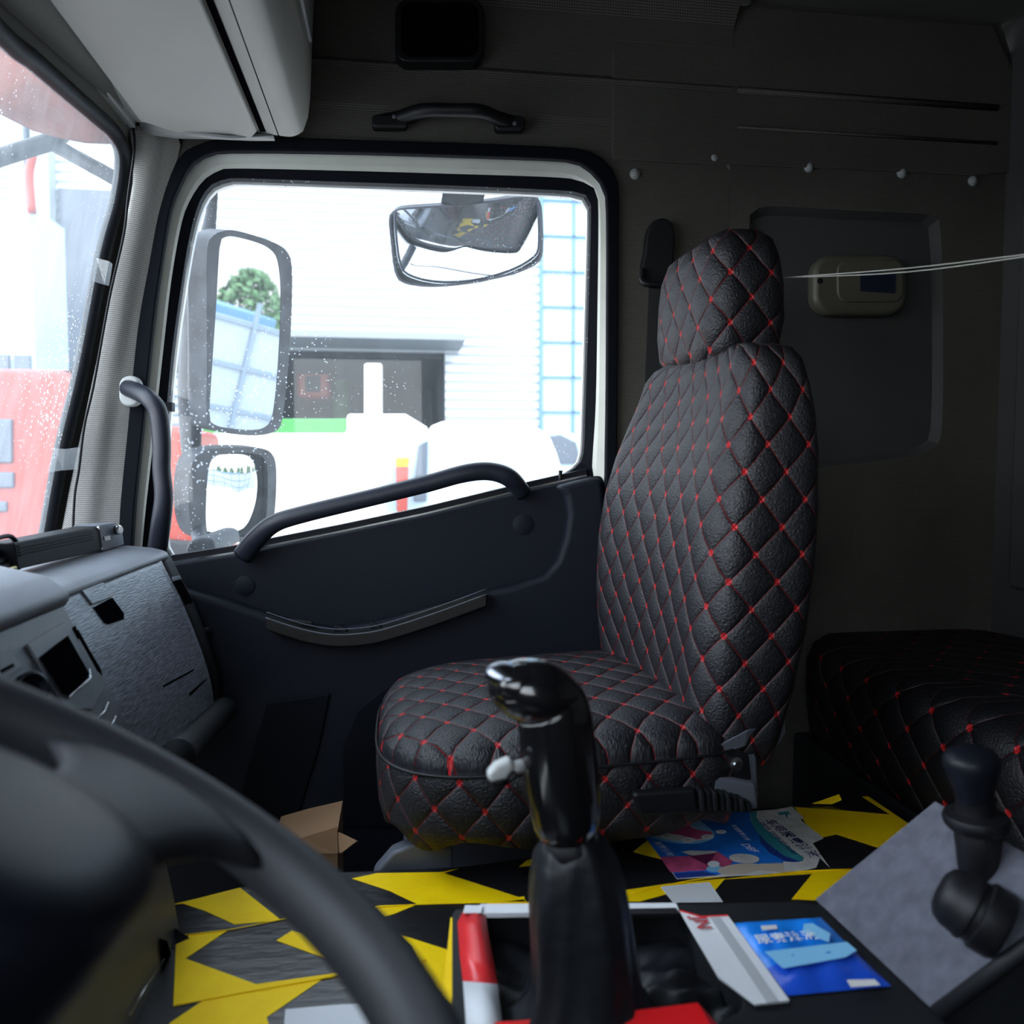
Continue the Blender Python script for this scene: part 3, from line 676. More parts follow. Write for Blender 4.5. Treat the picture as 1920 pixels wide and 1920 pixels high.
# ------------------------------------------------------------------ seats, bunk
def sgn(v): return 1 if v >= 0 else -1
def superloft(name, rows, m, parent, n=72, ex=5.0, bowl=0.0, skew=0.0, y0=1.0, scale=1.0):
    """rows: (z, xf, xb, yn, yf, exponent scale)"""
    V = []; UVs = []; perim = []
    for z, xf, xb, yn, yf in rows:
        cx, cy, hx, hy = (xf+xb)/2, (yn+yf)/2, (xb-xf)/2, (yf-yn)/2; L = 0; prev = None; pr_ = []
        for k in range(n):
            q = 2*math.pi*k/n + math.radians(-40); c, s = math.cos(q), math.sin(q)
            x = cx+hx*sgn(c)*abs(c)**(2/ex); y = cy+hy*sgn(s)*abs(s)**(2/ex)
            if c < 0: x += bowl*max(0, 1-((y-cy)/(hy*0.78))**2)
            x += skew*(y-y0)
            p = Vector((x, y, z)); V.append(p)
            if prev is not None: L += (p-prev).length
            prev = p; pr_.append(L)
        perim.append(pr_)
    R = len(rows); Fc = []; uvf = []
    ref = perim[R//2]
    for i in range(R-1):
        for k in range(n):
            l = (k+1) % n; Fc.append((i*n+k, i*n+l, (i+1)*n+l, (i+1)*n+k))
            u0 = ref[k]; u1 = ref[l] if l else ref[-1]+(ref[1]-ref[0])
            z0 = rows[i][0]; z1 = rows[i+1][0]
            uvf.append([(u0, z0), (u1, z0), (u1, z1), (u0, z1)])
    Fc.append(tuple(range(n-1, -1, -1))); uvf.append([(V[i].x, V[i].y) for i in range(n-1, -1, -1)])
    Fc.append(tuple((R-1)*n+k for k in range(n))); uvf.append([(V[(R-1)*n+k].x, V[(R-1)*n+k].y) for k in range(n)])
    me = bpy.data.meshes.new(name); me.from_pydata(V, [], Fc); me.materials.append(M[m])
    uvl = me.uv_layers.new(name='UVMap')
    for p, u in zip(me.polygons, uvf):
        for li, c in zip(p.loop_indices, u): uvl.data[li].uv = c
    me.polygons.foreach_set('use_smooth', [True]*len(me.polygons))
    o = bpy.data.objects.new(name, me); link(o, parent)
    return o
seat = empty('passenger_seat'); tag(seat, 'black quilted leather passenger seat with red stitching and headrest', 'seat')
brow = [(.635,.425,.505,1.03,1.38),(.645,.410,.515,1.01,1.41),(.68,.402,.525,1.0,1.45),(.75,.398,.542,.992,1.475),(.83,.397,.556,.985,1.49),(.92,.402,.566,.982,1.495),(1.0,.413,.570,.985,1.49),(1.07,.427,.568,.988,1.465),(1.12,.437,.562,.990,1.43),(1.165,.446,.552,.995,1.395),(1.195,.450,.545,1.003,1.375),(1.212,.457,.537,1.018,1.35),(1.221,.470,.522,1.05,1.32)]
superloft('backrest', brow, 'quilt', seat, ex=5.5, bowl=0.016, skew=-0.09)
hrow = [(1.205,.475,.545,1.155,1.335),(1.212,.458,.562,1.135,1.352),(1.23,.449,.572,1.12,1.365),(1.27,.446,.577,1.112,1.372),(1.32,.448,.575,1.112,1.372),(1.36,.452,.570,1.118,1.368),(1.388,.460,.562,1.128,1.355),(1.402,.475,.548,1.145,1.335),(1.407,.492,.530,1.17,1.31)]
superloft('headrest', hrow, 'quilt', seat, ex=4.2, skew=-0.05, y0=1.12)
# cushion: plan superellipse, crowned top
def cushion():
    name = 'seat_cushion'; n = 80; V = []; Fc = []; uvf = []
    x0, x1, y0, y1 = -0.038, 0.475, 0.985, 1.475; cx, cy = (x0+x1)/2, (y0+y1)/2
    rows = [(0.90, .558), (0.965, .560), (0.99, .580), (1.0, .615), (1.0, .640), (0.992, .655), (0.985, .658), (0.985, .663), (0.975, .675), (0.93, .690), (0.83, .700), (0.65, .706), (0.4, .709), (0.15, .710)]
    def pt(f, z, k):
        q = 2*math.pi*k/n; c, s = math.cos(q), math.sin(q); ex = 3.4 if c < 0 else 7
        hx = (x1-x0)/2*f; hy = (y1-y0)/2*f
        x = cx+hx*sgn(c)*abs(c)**(2/ex); y = cy+hy*sgn(s)*abs(s)**(2/ex)
        return Vector((x, y, z+0.045*(x-0.1) + (0.008*math.sin(9*q) if z < .57 else 0)))
    for f, z in rows:
        for k in range(n): V.append(pt(f, z, k))
    L = [0]
    for k in range(1, n+1): L.append(L[-1]+(V[3*n+k % n]-V[3*n+k-1]).length)
    for i in range(len(rows)-1):
        for k in range(n):
            l = (k+1) % n; ids = (i*n+k, i*n+l, (i+1)*n+l, (i+1)*n+k); Fc.append(ids)
            if i < 6: uvf.append([(L[k], V[ids[0]].z), (L[k+1], V[ids[1]].z), (L[k+1], V[ids[2]].z), (L[k], V[ids[3]].z)])
            else: uvf.append([(V[t].x, V[t].y) for t in ids])
    Fc.append(tuple(range(n-1, -1, -1))); uvf.append([(V[t].x, V[t].y) for t in Fc[-1]])
    Fc.append(tuple((len(rows)-1)*n+k for k in range(n))); uvf.append([(V[t].x, V[t].y) for t in Fc[-1]])
    me = bpy.data.meshes.new(name); me.from_pydata(V, [], Fc); me.materials.append(M['quilt']); uvl = me.uv_layers.new(name='UVMap')
    for p, u in zip(me.polygons, uvf):
        for li, c in zip(p.loop_indices, u): uvl.data[li].uv = c
    me.polygons.foreach_set('use_smooth', [True]*len(me.polygons))
    o = bpy.data.objects.new(name, me); link(o, seat)
    pip = [pt(0.998, .6575, k)+Vector((0, 0, 0)) for k in range(n)]
    v, f = tube_geo(pip, 0.0022, 6, True); obj('piping', v, f, 'black', o, smooth=True)
cushion()
# seat riser and recliner hardware
a = Acc(); a.prism([(0.02,1.28,0.0),(0.46,1.28,0.0),(0.46,1.28,0.56),(0.06,1.28,0.545),(0.0,1.28,0.50)], (0, 0.16, 0)); a.obj('seat_riser', 'gray', seat, bevel=0.012)
prism('side_shield', [P(700,1640,1.085),P(735,1600,1.085),P(780,1580,1.085),P(850,1590,1.085),P(850,1660,1.085),P(700,1660,1.085)], (0, 0.03, 0), 'gray', seat, bevel=0.006)
rb = prism('recliner_bracket', LP([(1330,1500),(1335,1430),(1345,1385),(1400,1375),(1420,1400),(1425,1500)], 1.005), (0, 0.02, 0), 'gray', seat, bevel=0.006)
prism('hinge_plate', LP([(1348,1466),(1352,1425),(1365,1408),(1388,1404),(1405,1418),(1410,1462),(1390,1470)], 1.000), (0, 0.01, 0), 'black', seat, bevel=0.003)
lathe('recliner_bolt', P(1380,1433,1.0), (0.1, -1, 0.05), [(0, .0100), (.002, .0100), (.003, .006), (.007, .006), (.007, .0005)], 'bolt', rb, 12)
# torn grey lining hanging from the seat cover
obj('lining_cloth', [P(1335,1405,1.0), P(1400,1370,0.995), P(1470,1350,1.01), P(1472,1372,1.015), P(1460,1395,1.02), P(1440,1378,1.01), P(1410,1390,1.005), P(1395,1398,1.0), P(1345,1415,1.0)], [(0,1,7,8),(1,2,5,6),(1,6,7),(2,3,4,5)], 'gray', seat, solid=0.002)
seatlow = prism('seat_side_cover', LP([(1325,1465),(1345,1455),(1420,1470),(1425,1520),(1325,1520)], 0.99), (0, 0.03, 0), 'gray', seat, bevel=0.006)

hb = empty('hand_brake_lever'); tag(hb, 'black lever box with ribbed gaiter lying beside the seat recliner', 'lever')
prism('lever_grip', LP([(1186,1490),(1200,1486),(1305,1480),(1312,1520),(1300,1528),(1200,1532)], 0.975), (0, 0.05, 0), 'black', hb, bevel=0.005)
a = Acc()
for k in range(8):
    t = k/7; x = 1312+88*t; y0 = 1482+22*t*t; 
    a.prism(LP([(x, y0), (x+9, y0+2), (x+12, 1524), (x+2, 1524)], 0.972+0.004*(k % 2)), (0, 0.045, 0))
a.obj('ribbed_gaiter', 'blackm', hb, bevel=0.002)
tag(prism('red_tab', LP([(1172,1530),(1190,1510),(1200,1528),(1190,1534)], 1.03), (0, 0.004, 0), 'redcloth'), 'small red tab standing behind the black lever grip', 'tab')

bk = empty('bunk_bed'); tag(bk, 'dark quilted mattress on the bunk behind the passenger seat', 'bunk bed')
BX0 = 0.80
rows = [(.50,BX0+.01,1.26,-.25,1.545),(.52,BX0,1.265,-.26,1.55),(.60,BX0-.01,1.265,-.26,1.55),(.66,BX0-.008,1.265,-.26,1.55),(.69,BX0+.004,1.262,-.26,1.55),(.705,BX0+.03,1.255,-.25,1.545),(.712,BX0+.09,1.22,-.2,1.50)]
superloft('mattress', rows, 'quiltb', bk, ex=9)
box('bunk_base', (BX0+0.01, -0.26, 0.0), (1.26, 1.55, 0.498), 'blackm', bk, bevel=0.01)

# ------------------------------------------------------------------ engine cover with hazard tape
ec = empty('engine_cover'); tag(ec, 'low engine cover wrapped in yellow and black hazard tape beside the seat', 'engine cover')
ZT = 0.50
edge = [(300,1702),(380,1682),(450,1664),(540,1650),(640,1636),(750,1631),(860,1626),(1000,1608),(1060,1590),(1113,1548),(1133,1538),(1280,1530),(1400,1518),(1490,1511),(1580,1492),(1622,1490),(1712,1547)]
E3 = [PZ(x, y, ZT) for x, y in edge]
foot = [Vector((E3[-1].x, 0.25, ZT)), Vector((E3[0].x+0.02, 0.25, ZT))]
prism('cover_body', [p+Vector((0, 0, -0.003)) for p in E3+foot], (0, 0, -0.38), 'blackm', ec, bevel=0.01)
acc = Acc()
def sheet(pts, lift, mi): acc.prism([PZ(x, y, ZT+lift) for x, y in pts], (0, 0, -0.0004), mi)
acc.prism([p for p in E3+foot], (0, 0, -0.0012), 0)
Ys = [[(317,1697),(380,1682),(450,1664),(527,1725),(440,1733),(383,1707),(343,1694)],
 [(357,1752),(430,1742),(348,1797),(480,1845),(640,1823),(640,1830),(325,1884),(330,1770)],
 [(518,1763),(547,1745),(580,1755),(625,1805),(597,1792)],
 [(383,1874),(607,1834),(500,1907),(520,1975),(300,1975),(318,1918)],
 [(660,1647),(707,1637),(827,1635),(860,1628),(833,1637),(973,1682),(983,1680),(985,1690),(783,1695),(730,1670)],
 [(973,1625),(987,1613),(1012,1608),(1020,1620)],
 [(703,1698),(783,1695),(740,1713),(722,1718)],
 [(907,1695),(983,1686),(1000,1700),(907,1699)],
 [(753,1753),(837,1780),(900,1840),(820,1860),(773,1773)],
 [(1113,1548),(1133,1538),(1280,1531),(1180,1541)],
 [(1187,1597),(1217,1573),(1245,1612)],
 [(1150,1672),(1250,1657),(1360,1647),(1340,1670),(1310,1660),(1200,1690),(1150,1690)],
 [(1360,1648),(1440,1638),(1600,1628),(1530,1688),(1484,1686),(1523,1638)],
 [(1490,1513),(1553,1517),(1669,1527),(1617,1494),(1628,1493),(1705,1545),(1650,1590),(1569,1564),(1530,1572)],
 [(620,1790),(660,1800),(690,1840),(650,1835)]]
for q in Ys: sheet(q, 0.0006, 1)
for q in ([(535,1892),(640,1883),(690,1882),(695,1960),(530,1960)], [(1238,1662),(1330,1654),(1356,1691),(1262,1692)]): sheet(q, 0.0012, 2)
tp = acc.obj('hazard_tape', ['tapeb', 'tapey', 'tapew'], ec)
for pts in ([(318,1756),(430,1743),(540,1722),(640,1708),(783,1696),(1000,1691)], [(325,1886),(450,1862),(607,1834),(700,1815),(800,1800)], [(1180,1676),(1300,1650),(1440,1637),(1600,1629)]):
    q = spline([PZ(x, y, ZT+0.0012) for x, y in pts], 6); tube('tape_edge', q, 0.0008, 'tapey', tp, sm=0, seg=6)
obj('tape_flap', [PZ(310,1730,ZT+.004), PZ(325,1738,ZT+.010), PZ(356,1759,ZT+.022), PZ(330,1770,ZT+.004), PZ(308,1775,ZT+.002)], [(0,1,2,3,4)], 'tapeb', tp, solid=0.0006)
obj('tape_flap', [PZ(1522,1507,ZT+.002), PZ(1573,1489,ZT+.016), PZ(1578,1500,ZT+.008), PZ(1560,1508,ZT+.002)], [(0,1,2,3)], 'tapey', tp, solid=0.0006)

# torn poster stuck on the cover
po = empty('torn_poster'); tag(po, 'torn blue printed poster lying on the hazard taped engine cover', 'poster')
def sheets(name, items, mats, parent, z):
    a = Acc()
    for pts, mi, lift in items: a.prism([PZ(x, y, z+lift) for x, y in pts], (0, 0, -0.0002), mi)
    return a.obj(name, mats, parent)
def C2(px, py): return (1180+px*440/1920, 1480+py*200/873)   # from the enlarged study of the poster
def c2(l): return [C2(x, y) for x, y in l]
def ell(cx, cy, rx, ry, n=18, rot=0): 
    r = math.radians(rot)
    return [C2(cx+rx*math.cos(t)*math.cos(r)-ry*math.sin(t)*math.sin(r), cy+rx*math.cos(t)*math.sin(r)+ry*math.sin(t)*math.cos(r)) for t in [2*math.pi*k/n for k in range(n)]]
ZP = ZT+0.0022
base = c2([(0,230),(500,200),(990,178),(1200,165),(1330,140),(1430,235),(1400,250),(1590,400),(1500,440),(1640,640),(1560,560),(1530,640),(1440,660),(1260,680),(1060,700),(720,715),(390,735),(250,550)])
pm = ['paper', 'blue', 'teal', 'blue2', 'pink', 'pink2', 'cream', 'blue3', 'whiteink', 'navyink']
items = [(base, 0, 0.0)]
items.append((c2([(10,232),(500,203),(988,180),(990,250),(1060,340),(1160,430),(1280,520),(1420,580),(1300,600),(1060,610),(1000,640),(720,700),(395,728),(250,550)]), 1, 0.0002))
items.append((c2([(990,180),(1045,178),(1040,230),(1110,320),(1220,410),(1330,490),(1430,560),(1415,590),(1290,560),(1160,470),(1060,370),(1000,280)]), 2, 0.0004))
items.append((c2([(1060,365),(1130,440),(1260,540),(1400,590),(1300,600),(1150,520),(1070,430)]), 3, 0.0005))
items.append((ell(370,330,330,105,24,8), 7, 0.0004)); items.append((ell(370,325,300,90,24,8), 0, 0.0006))
items.append((c2([(200,250),(430,240),(520,320),(680,350),(670,385),(560,410),(400,370),(200,360)]), 4, 0.0008))
items.append((c2([(450,250),(560,240),(680,340),(560,330)]), 7, 0.0010)); items.append((c2([(200,300),(330,310),(340,370),(210,365)]), 5, 0.0010))
for q in ((310,380,50,22),(480,415,55,22),(640,388,52,20),(750,347,45,15)): items.append((ell(*q), 8, 0.0012)); items.append((ell(q[0],q[1],q[2]*.5,q[3]*.5), 0, 0.0014))
items.append((c2([(250,555),(480,545),(640,560),(720,510),(850,590),(800,640),(620,660),(340,680)]), 4, 0.0008))
items.append((c2([(460,520),(720,505),(640,620),(520,560)]), 5, 0.0010)); items.append((c2([(420,510),(500,500),(720,505),(700,520),(520,540)]), 0, 0.0012))
items.append((c2([(360,690),(600,670),(720,700),(390,728)]), 3, 0.0008))
items.append((ell(940,565,125,38,20,4), 0, 0.0010)); items.append((ell(900,650,180,42,20,-6), 6, 0.0012)); items.append((ell(690,610,50,25), 8, 0.0012)); items.append((ell(700,650,70,26), 7, 0.0010))
items.append((c2([(1060,610),(1280,600),(1420,650),(1250,680),(1050,660)]), 6, 0.0010)); items.append((c2([(1260,590),(1400,600),(1440,655),(1270,660)]), 0, 0.0012))
sheets('printed_sheet', items, pm, po, ZP)
ps = [c for c in po.children][0]
def tx(name, s, p0, p1, hpx, m, parent, z, **k):   # text running from p0 to p1
    A = PZ(*p0, z); B = PZ(*p1, z); r = (B-A); up = Vector((-r.y, r.x, 0)).normalized()
    T = textmesh(name, s, A, r, up, 1.0, m, parent, **k)
    xs = [(v.co-A).dot(r.normalized()) for v in T.data.vertices]; w = max(xs)-min(xs); sc = r.length/w
    for v in T.data.vertices:
        d = v.co-A; d.z = 0; u = d.dot(r.normalized()); q = d.dot(up)
        c = A+r.normalized()*(u*sc)+up*(q*(hpx if hpx else sc)); c.z = z; v.co = c
    return T
tx('poster_title', '车用尿素溶液', C2(1100,250), C2(1500,560), None, 'navyink', ps, ZP+0.0012)
tx('poster_subtitle', 'DIESEL EXHAUST FLUID', C2(1065,270), C2(1340,530), None, 'navyink', ps, ZP+0.0012)
tx('poster_text', 'DEF', C2(905,445), C2(1010,520), None, 'whiteink', ps, ZP+0.0012, shear=0.3)
tx('poster_text', '车用尿素溶液', C2(830,290), C2(960,420), None, 'whiteink', ps, ZP+0.0012)
tx('poster_text', '尿素溶液', C2(200,430), C2(330,550), None, 'whiteink', ps, ZP+0.0012)
sheets('logo_mark', [(c2([(1210,190),(1300,178),(1330,215),(1300,200),(1290,235),(1270,205),(1230,210)]), 0, 0.0)], ['teal'], ps, ZP+0.0012)

# ------------------------------------------------------------------ gear console
co = empty('gear_console'); tag(co, 'black gear console box between driver and engine cover, bottom centre', 'console')
ZC = 0.58
outl = [PZ(848,1704,ZC), PZ(1100,1699,ZC), PZ(1532,1689,ZC)]
cA = PZ(1532,1689,ZC); cC = PZ(1748,1892,ZC)
ol = [outl[0], cA, Vector((cC.x+0.0, cC.y, ZC)), Vector((cC.x, 0.50, ZC)), Vector((0.03, 0.50, ZC))]
hc = PZ(1100, 1800, ZC)
hole = spline([PZ(x, y, ZC) for x, y in [(905,1716),(1000,1708),(1150,1706),(1272,1706),(1310,1760),(1370,1840),(1392,1888),(1300,1930),(1100,1945),(930,1945),(915,1850)]], 3, True)
oo = polar(ol, hc, 120, 0, 1); oi = polar(hole, hc, 120, 0, 1)
a = Acc(); ring_geo(a, oo, oi, (0, 0, -0.075)); 
a.add([p+Vector((0, 0, -0.07)) for p in oi], [tuple(range(120))])
a.obj('console_body', 'console', co, bevel=0.003)
prism('back_rim', [PZ(900,1694,ZC+.006), PZ(1268,1692,ZC+.006), PZ(1274,1706,ZC+.006), PZ(902,1712,ZC+.006)], (0, 0, -0.006), 'tapew', co, bevel=0.001)
prism('back_rim_shadow_lip', [PZ(1000,1706,ZC+.0065), PZ(1268,1701,ZC+.0065), PZ(1274,1712,ZC+.0065), PZ(1000,1716,ZC+.0065)], (0, 0, -0.006), 'black', co, bevel=0.001)
# red and white reflective strip bent over the left wall of the box
cl = PZ(870,1702,ZC+.004)
a = Acc()
strip = [(870,1706,910,1712),(858,1730,914,1740),(862,1790,925,1800),(868,1840,933,1846)]
V = []
for x0, y0, x1, y1 in strip: V += [PZ(x0, y0, ZC+.002), PZ((x0+x1)/2, (y0+y1)/2, ZC+.008), PZ(x1, y1, ZC+.003)]
Fr = [(i*3+k, i*3+k+1, i*3+k+4, i*3+k+3) for i in range(3) for k in range(2)]
rt = obj('red_reflective_strip', V, Fr, 'taper', None, smooth=True, solid=0.0008)
tag(rt, 'red reflective tape strip over the left rim of the gear console', 'tape strip')
V = []
for x0, y0, x1, y1 in ((868,1840,933,1846),(872,1890,938,1890),(876,1950,944,1950)): V += [PZ(x0, y0, ZC+.003), PZ((x0+x1)/2, (y0+y1)/2, ZC+.009), PZ(x1, y1, ZC+.004)]
obj('white_section', V, [(i*3+k, i*3+k+1, i*3+k+4, i*3+k+3) for i in range(2) for k in range(2)], 'tapew', rt, smooth=True, solid=0.0008)
obj('white_corner', [PZ(872,1698,ZC+.008), PZ(905,1698,ZC+.008), PZ(902,1712,ZC+.008), PZ(868,1712,ZC+.008)], [(0,1,2,3)], 'tapew', rt, solid=0.001)
prism('side_wall_tape', [PZ(845,1720,ZC-.002), PZ(860,1722,ZC-.002), PZ(868,1900,ZC-.002), PZ(830,1860,ZC-.002)], (0, 0, -0.002), 'tapey', co)
# gear lever
gr = empty('gear_lever'); tag(gr, 'glossy black gear lever with pistol grip and leather boot in console', 'gear lever')
YK = 0.655
def kp(x, y, dy=0.0): return P(x, y, YK+dy)
prof_k = [kp(1066,1570), kp(1062,1540), kp(1058,1500), kp(1052,1450), kp(1046,1400), kp(1040,1350), kp(1030,1318), kp(1012,1296,-.004), kp(985,1288,-.010), kp(955,1286,-.016), kp(934,1284,-.020)]
rad_k = [.0225, .0285, .031, .032, .0325, .0320, .0310, .0275, .0215, .0165, .0080]
tube('grip', prof_k, rad_k, 'knob', gr, sm=6, seg=28)
# the rounded top shell of the grip, leaning forward
def ellipsoid(c, ax, r, name, m, parent):
    V = []; Fc = []; n1, n2 = 14, 24; R = Matrix((ax[0], ax[1], ax[2])).transposed()
    for i in range(n1+1):
        for j in range(n2):
            t = math.pi*i/n1; f = 2*math.pi*j/n2
            V.append(Vector(c)+R @ Vector((r[0]*math.cos(t), r[1]*math.sin(t)*math.cos(f), r[2]*math.sin(t)*math.sin(f))))
    for i in range(n1):
        for j in range(n2): Fc.append((i*n2+j, i*n2+(j+1) % n2, (i+1)*n2+(j+1) % n2, (i+1)*n2+j))
    return obj(name, V, Fc, m, parent, smooth=True)
axx = (kp(1080,1310)-kp(930,1280)).normalized(); axy = Vector((0, 1, 0)); axy = (axy-axx*axy.dot(axx)).normalized(); axz = axx.cross(axy)
ellipsoid(kp(1003,1296,-.004), (axx, axy, axz), (0.0405, 0.031, 0.0270), 'grip_head', 'knob', gr)
ellipsoid(kp(962,1270,-.006), (axx, axy, axz), (0.024, 0.022, 0.0125), 'silver_cap_highlight', 'chromed', gr)  # silver top, shaped as the thin highlight on the grip head
prism('range_switch', [kp(913,1455,-.02), kp(930,1436,-.02), kp(958,1424,-.02), kp(966,1440,-.02), kp(950,1462,-.02), kp(920,1470,-.02)], (0, 0.014, 0), 'lgray', gr, bevel=0.003)
prism('switch_underside', [kp(914,1458,-.018), kp(950,1465,-.018), kp(968,1445,-.018), kp(972,1460,-.018), kp(945,1480,-.018), kp(922,1477,-.018)], (0, 0.012, 0), 'black', gr, bevel=0.002)
tube('switch_stem', [kp(960,1440,-.012), kp(990,1432,0)], 0.005, 'lgray', gr, sm=0, seg=10)
lathe('grip_collar', kp(1068,1578), (0.02, 0, 1), [(-.012, .024), (-.008, .0265), (0, .026), (.006, .0235)], 'black', gr)
def boot():
    rows = [(1066,1570,.022,.022),(1072,1592,.032,.028),(1078,1630,.037,.033),(1082,1690,.042,.037),(1090,1760,.0435,.039),(1096,1820,.045,.041),(1098,1860,.048,.044),(1100,1890,.056,.050),(1104,1925,.070,.056)]
    n = 64; V = []; Fc = []
    for i, (x, y, rx, ry) in enumerate(rows):
        c = kp(x, y); 
        for k in range(n):
            q = 2*math.pi*k/n; f = i/8
            w = 1+0.05*math.sin(5*q+i*0.5)+0.035*math.sin(11*q+1+i*0.9)*(0.4+f)+0.03*math.sin(3*q+i*1.3)
            cc, s = math.cos(q), math.sin(q)
            ex = 2+1.5*f
            V.append(c+Vector((rx*w*sgn(cc)*abs(cc)**(2/ex), ry*w*sgn(s)*abs(s)**(2/ex), 0.006*math.sin(4*q+i))))
    for i in range(len(rows)-1):
        for k in range(n): l = (k+1) % n; Fc.append((i*n+k, i*n+l, (i+1)*n+l, (i+1)*n+k))
    obj('leather_boot', V, Fc, 'boot', gr, smooth=True, subd=1)
boot()
# crumpled leather skirt in the box
n = 40; V = []; Fc = []; g0 = [PZ(x, y, ZC-.004) for x, y in ((905,1716),(1275,1706),(1395,1900),(925,1960))]
for i in range(n+1):
    for j in range(n+1):
        u, v = i/n, j/n; p = (g0[0].lerp(g0[1], u)).lerp(g0[3].lerp(g0[2], u), v)
        z = -0.030+0.028*math.exp(-(((u-.85)/.22)**2+((v-.72)/.2)**2))+0.006*math.sin(14*u+6*v)+0.005*math.sin(19*v-9*u)+0.004*math.sin(31*u*v)
        V.append(p+Vector((0, 0, z)))
Fc = [(i*(n+1)+j, (i+1)*(n+1)+j, (i+1)*(n+1)+j+1, i*(n+1)+j+1) for i in range(n) for j in range(n)]
obj('boot_skirt', V, Fc, 'boot', gr, smooth=True)

# strips and packet on console
def D4(x, y): return (1200+x*500/1920, 1680+y*240/922)
def d4(l): return [D4(x, y) for x, y in l]
ws = empty('white_reflective_strip'); tag(ws, 'white reflective tape strip with red letters lying beside blue packet', 'tape strip')
sheets('strip_sheet', [(d4([(275,95),(440,145),(630,135),(1075,750),(820,780),(560,575)]), 0, 0.0), (d4([(500,148),(570,142),(1000,755),(915,768)]), 1, 0.0005), (d4([(275,95),(440,143),(630,133),(636,142),(440,153),(285,107)]), 2, 0.0006)], ['tapew', 'tapeg', 'taper'], ws, ZC+0.004)
tx('red_lettering', 'JN', D4(375,150), D4(420,240), None, 'redink', ws, ZC+0.0055)
a = Acc(); a.prism([PZ(*D4(x, y), ZC+0.0035) for x, y in ((290,105),(440,152),(630,142),(1070,746),(830,770),(565,575))], (0, 0, -0.0028)); a.obj('strip_backing', 'tapeg', ws)
bp = empty('blue_packet'); tag(bp, 'flat blue plastic packet with white label lying on black console', 'packet')
n = 24; corners = [D4(660,205), D4(1300,165), D4(1810,660), D4(1060,730)]; C3 = [PZ(x, y, ZC) for x, y in corners]
V = []; top_ = []
for i in range(n+1):
    for j in range(n+1):
        u, v = i/n, j/n; p = (C3[0].lerp(C3[1], u)).lerp(C3[3].lerp(C3[2], u), v)
        e = (1-(2*u-1)**6)*(1-(2*v-1)**6); V.append(p+Vector((0, 0, 0.0015+0.006*e+0.0012*math.sin(17*u+5*v)*e+0.001*math.sin(23*v)*e)))
Fc = [(i*(n+1)+j, (i+1)*(n+1)+j, (i+1)*(n+1)+j+1, i*(n+1)+j+1) for i in range(n) for j in range(n)]
mi = [1 if (j+0.5)/n > 0.62 - 0.10*((i+.5)/n-0.5) else 0 for i in range(n) for j in range(n)]
obj('packet_film', V, Fc, ['packet', 'packet2'], bp, smooth=True, midx=mi)
pf = bp.children[0]
def pk(name, l, m, lift=0.0095): return prism(name, [PZ(*D4(x, y), ZC+lift) for x, y in l], (0, 0, -0.0004), m, pf)
pk('barcode_label', [(1490,605),(1690,600),(1730,640),(1520,655)], 'paper')
pk('printed_panel', [(870,215),(980,208),(990,235),(880,245)], 'paper')
pk('printed_panel', [(900,400),(1490,330),(1560,390),(1480,440),(1030,520)], 'blue3')
pk('printed_panel', [(1180,200),(1240,195),(1370,270),(1360,330),(1170,260)], 'blue3')
tx('packet_lettering', '尿素溶液', D4(850,340), D4(1300,300), None, 'whiteink', pf, ZC+0.0103)
rw = obj('red_wrapper', [PZ(900,1960,ZC+.002), PZ(930,1917,ZC+.010), PZ(1100,1906,ZC+.018), PZ(1200,1898,ZC+.014), PZ(1308,1881,ZC+.022), PZ(1345,1922,ZC+.008), PZ(1360,1970,ZC+.002)], [(0,1,2,3,4,5,6)], 'redcloth', None, solid=0.0015)
tag(rw, 'bright red wrapper edge lying across the near end of console', 'wrapper')

# ------------------------------------------------------------------ slanted panel with brake valve
sp_ = empty('valve_binnacle'); tag(sp_, 'slanted grey felt covered panel carrying the brake valve, lower right', 'panel')
pA = PZ(1532,1689,ZC); pC = PZ(1748,1892,ZC)
def atz(px, py, z): return PZ(px, py, z)
pB = atz(1757,1506,0.70); pD = pC+(pB-pA)
pn = (pB-pA).cross(pC-pA).normalized()
if pn.z < 0: pn = -pn
dn = [Vector((p.x, p.y, 0.51)) for p in (pA, pC)]; bk_ = [Vector((p.x+0.03, p.y, 0.51)) for p in (pB, pD)]
obj('binnacle_body', [pA-pn*.002, pB-pn*.002, pD-pn*.002, pC-pn*.002, dn[0], bk_[0], bk_[1], dn[1]], [(0,1,2,3),(0,4,5,1),(1,5,6,2),(2,6,7,3),(3,7,4,0),(4,7,6,5)], 'console', sp_)
prism('felt_top', [pA, pB, pD, pC], pn*0.003, 'felt', sp_)
tube('edge_lip', [pC+(pC-pA).normalized()*.006, pD+(pC-pA).normalized()*.006+(pB-pA)*.1], 0.007, 'console', sp_, sm=0)
bv = empty('brake_valve'); tag(bv, 'black parking brake valve lever with knob on grey felt panel', 'valve lever')
tow = (RV*0.78-UV_*0.42-FV*0.50).normalized()
drum = lathe('valve_drum', PL(1812,1697,pA+pn*.024,pn), tow, [(-.024,.014),(-.020,.022),(-.012,.0265),(-.002,.028),(0,.0295),(.004,.0295),(.006,.027),(.010,.027),(.012,.0305),(.028,.0305),(.032,.028),(.033,.020),(.029,.017),(.029,.004)], 'black', bv, 36)
dcen = PL(1815,1700,pA+pn*.024,pn)
YV = 0.66
def vp(x, y, r=0.66): return P(x, y, r)
lathe('valve_stem', vp(1834,1645), (-0.04, 0, 1), [(0,.010),(.004,.0165),(.010,.0175),(.028,.019),(.046,.021),(.048,.020)], 'black', bv, 24)
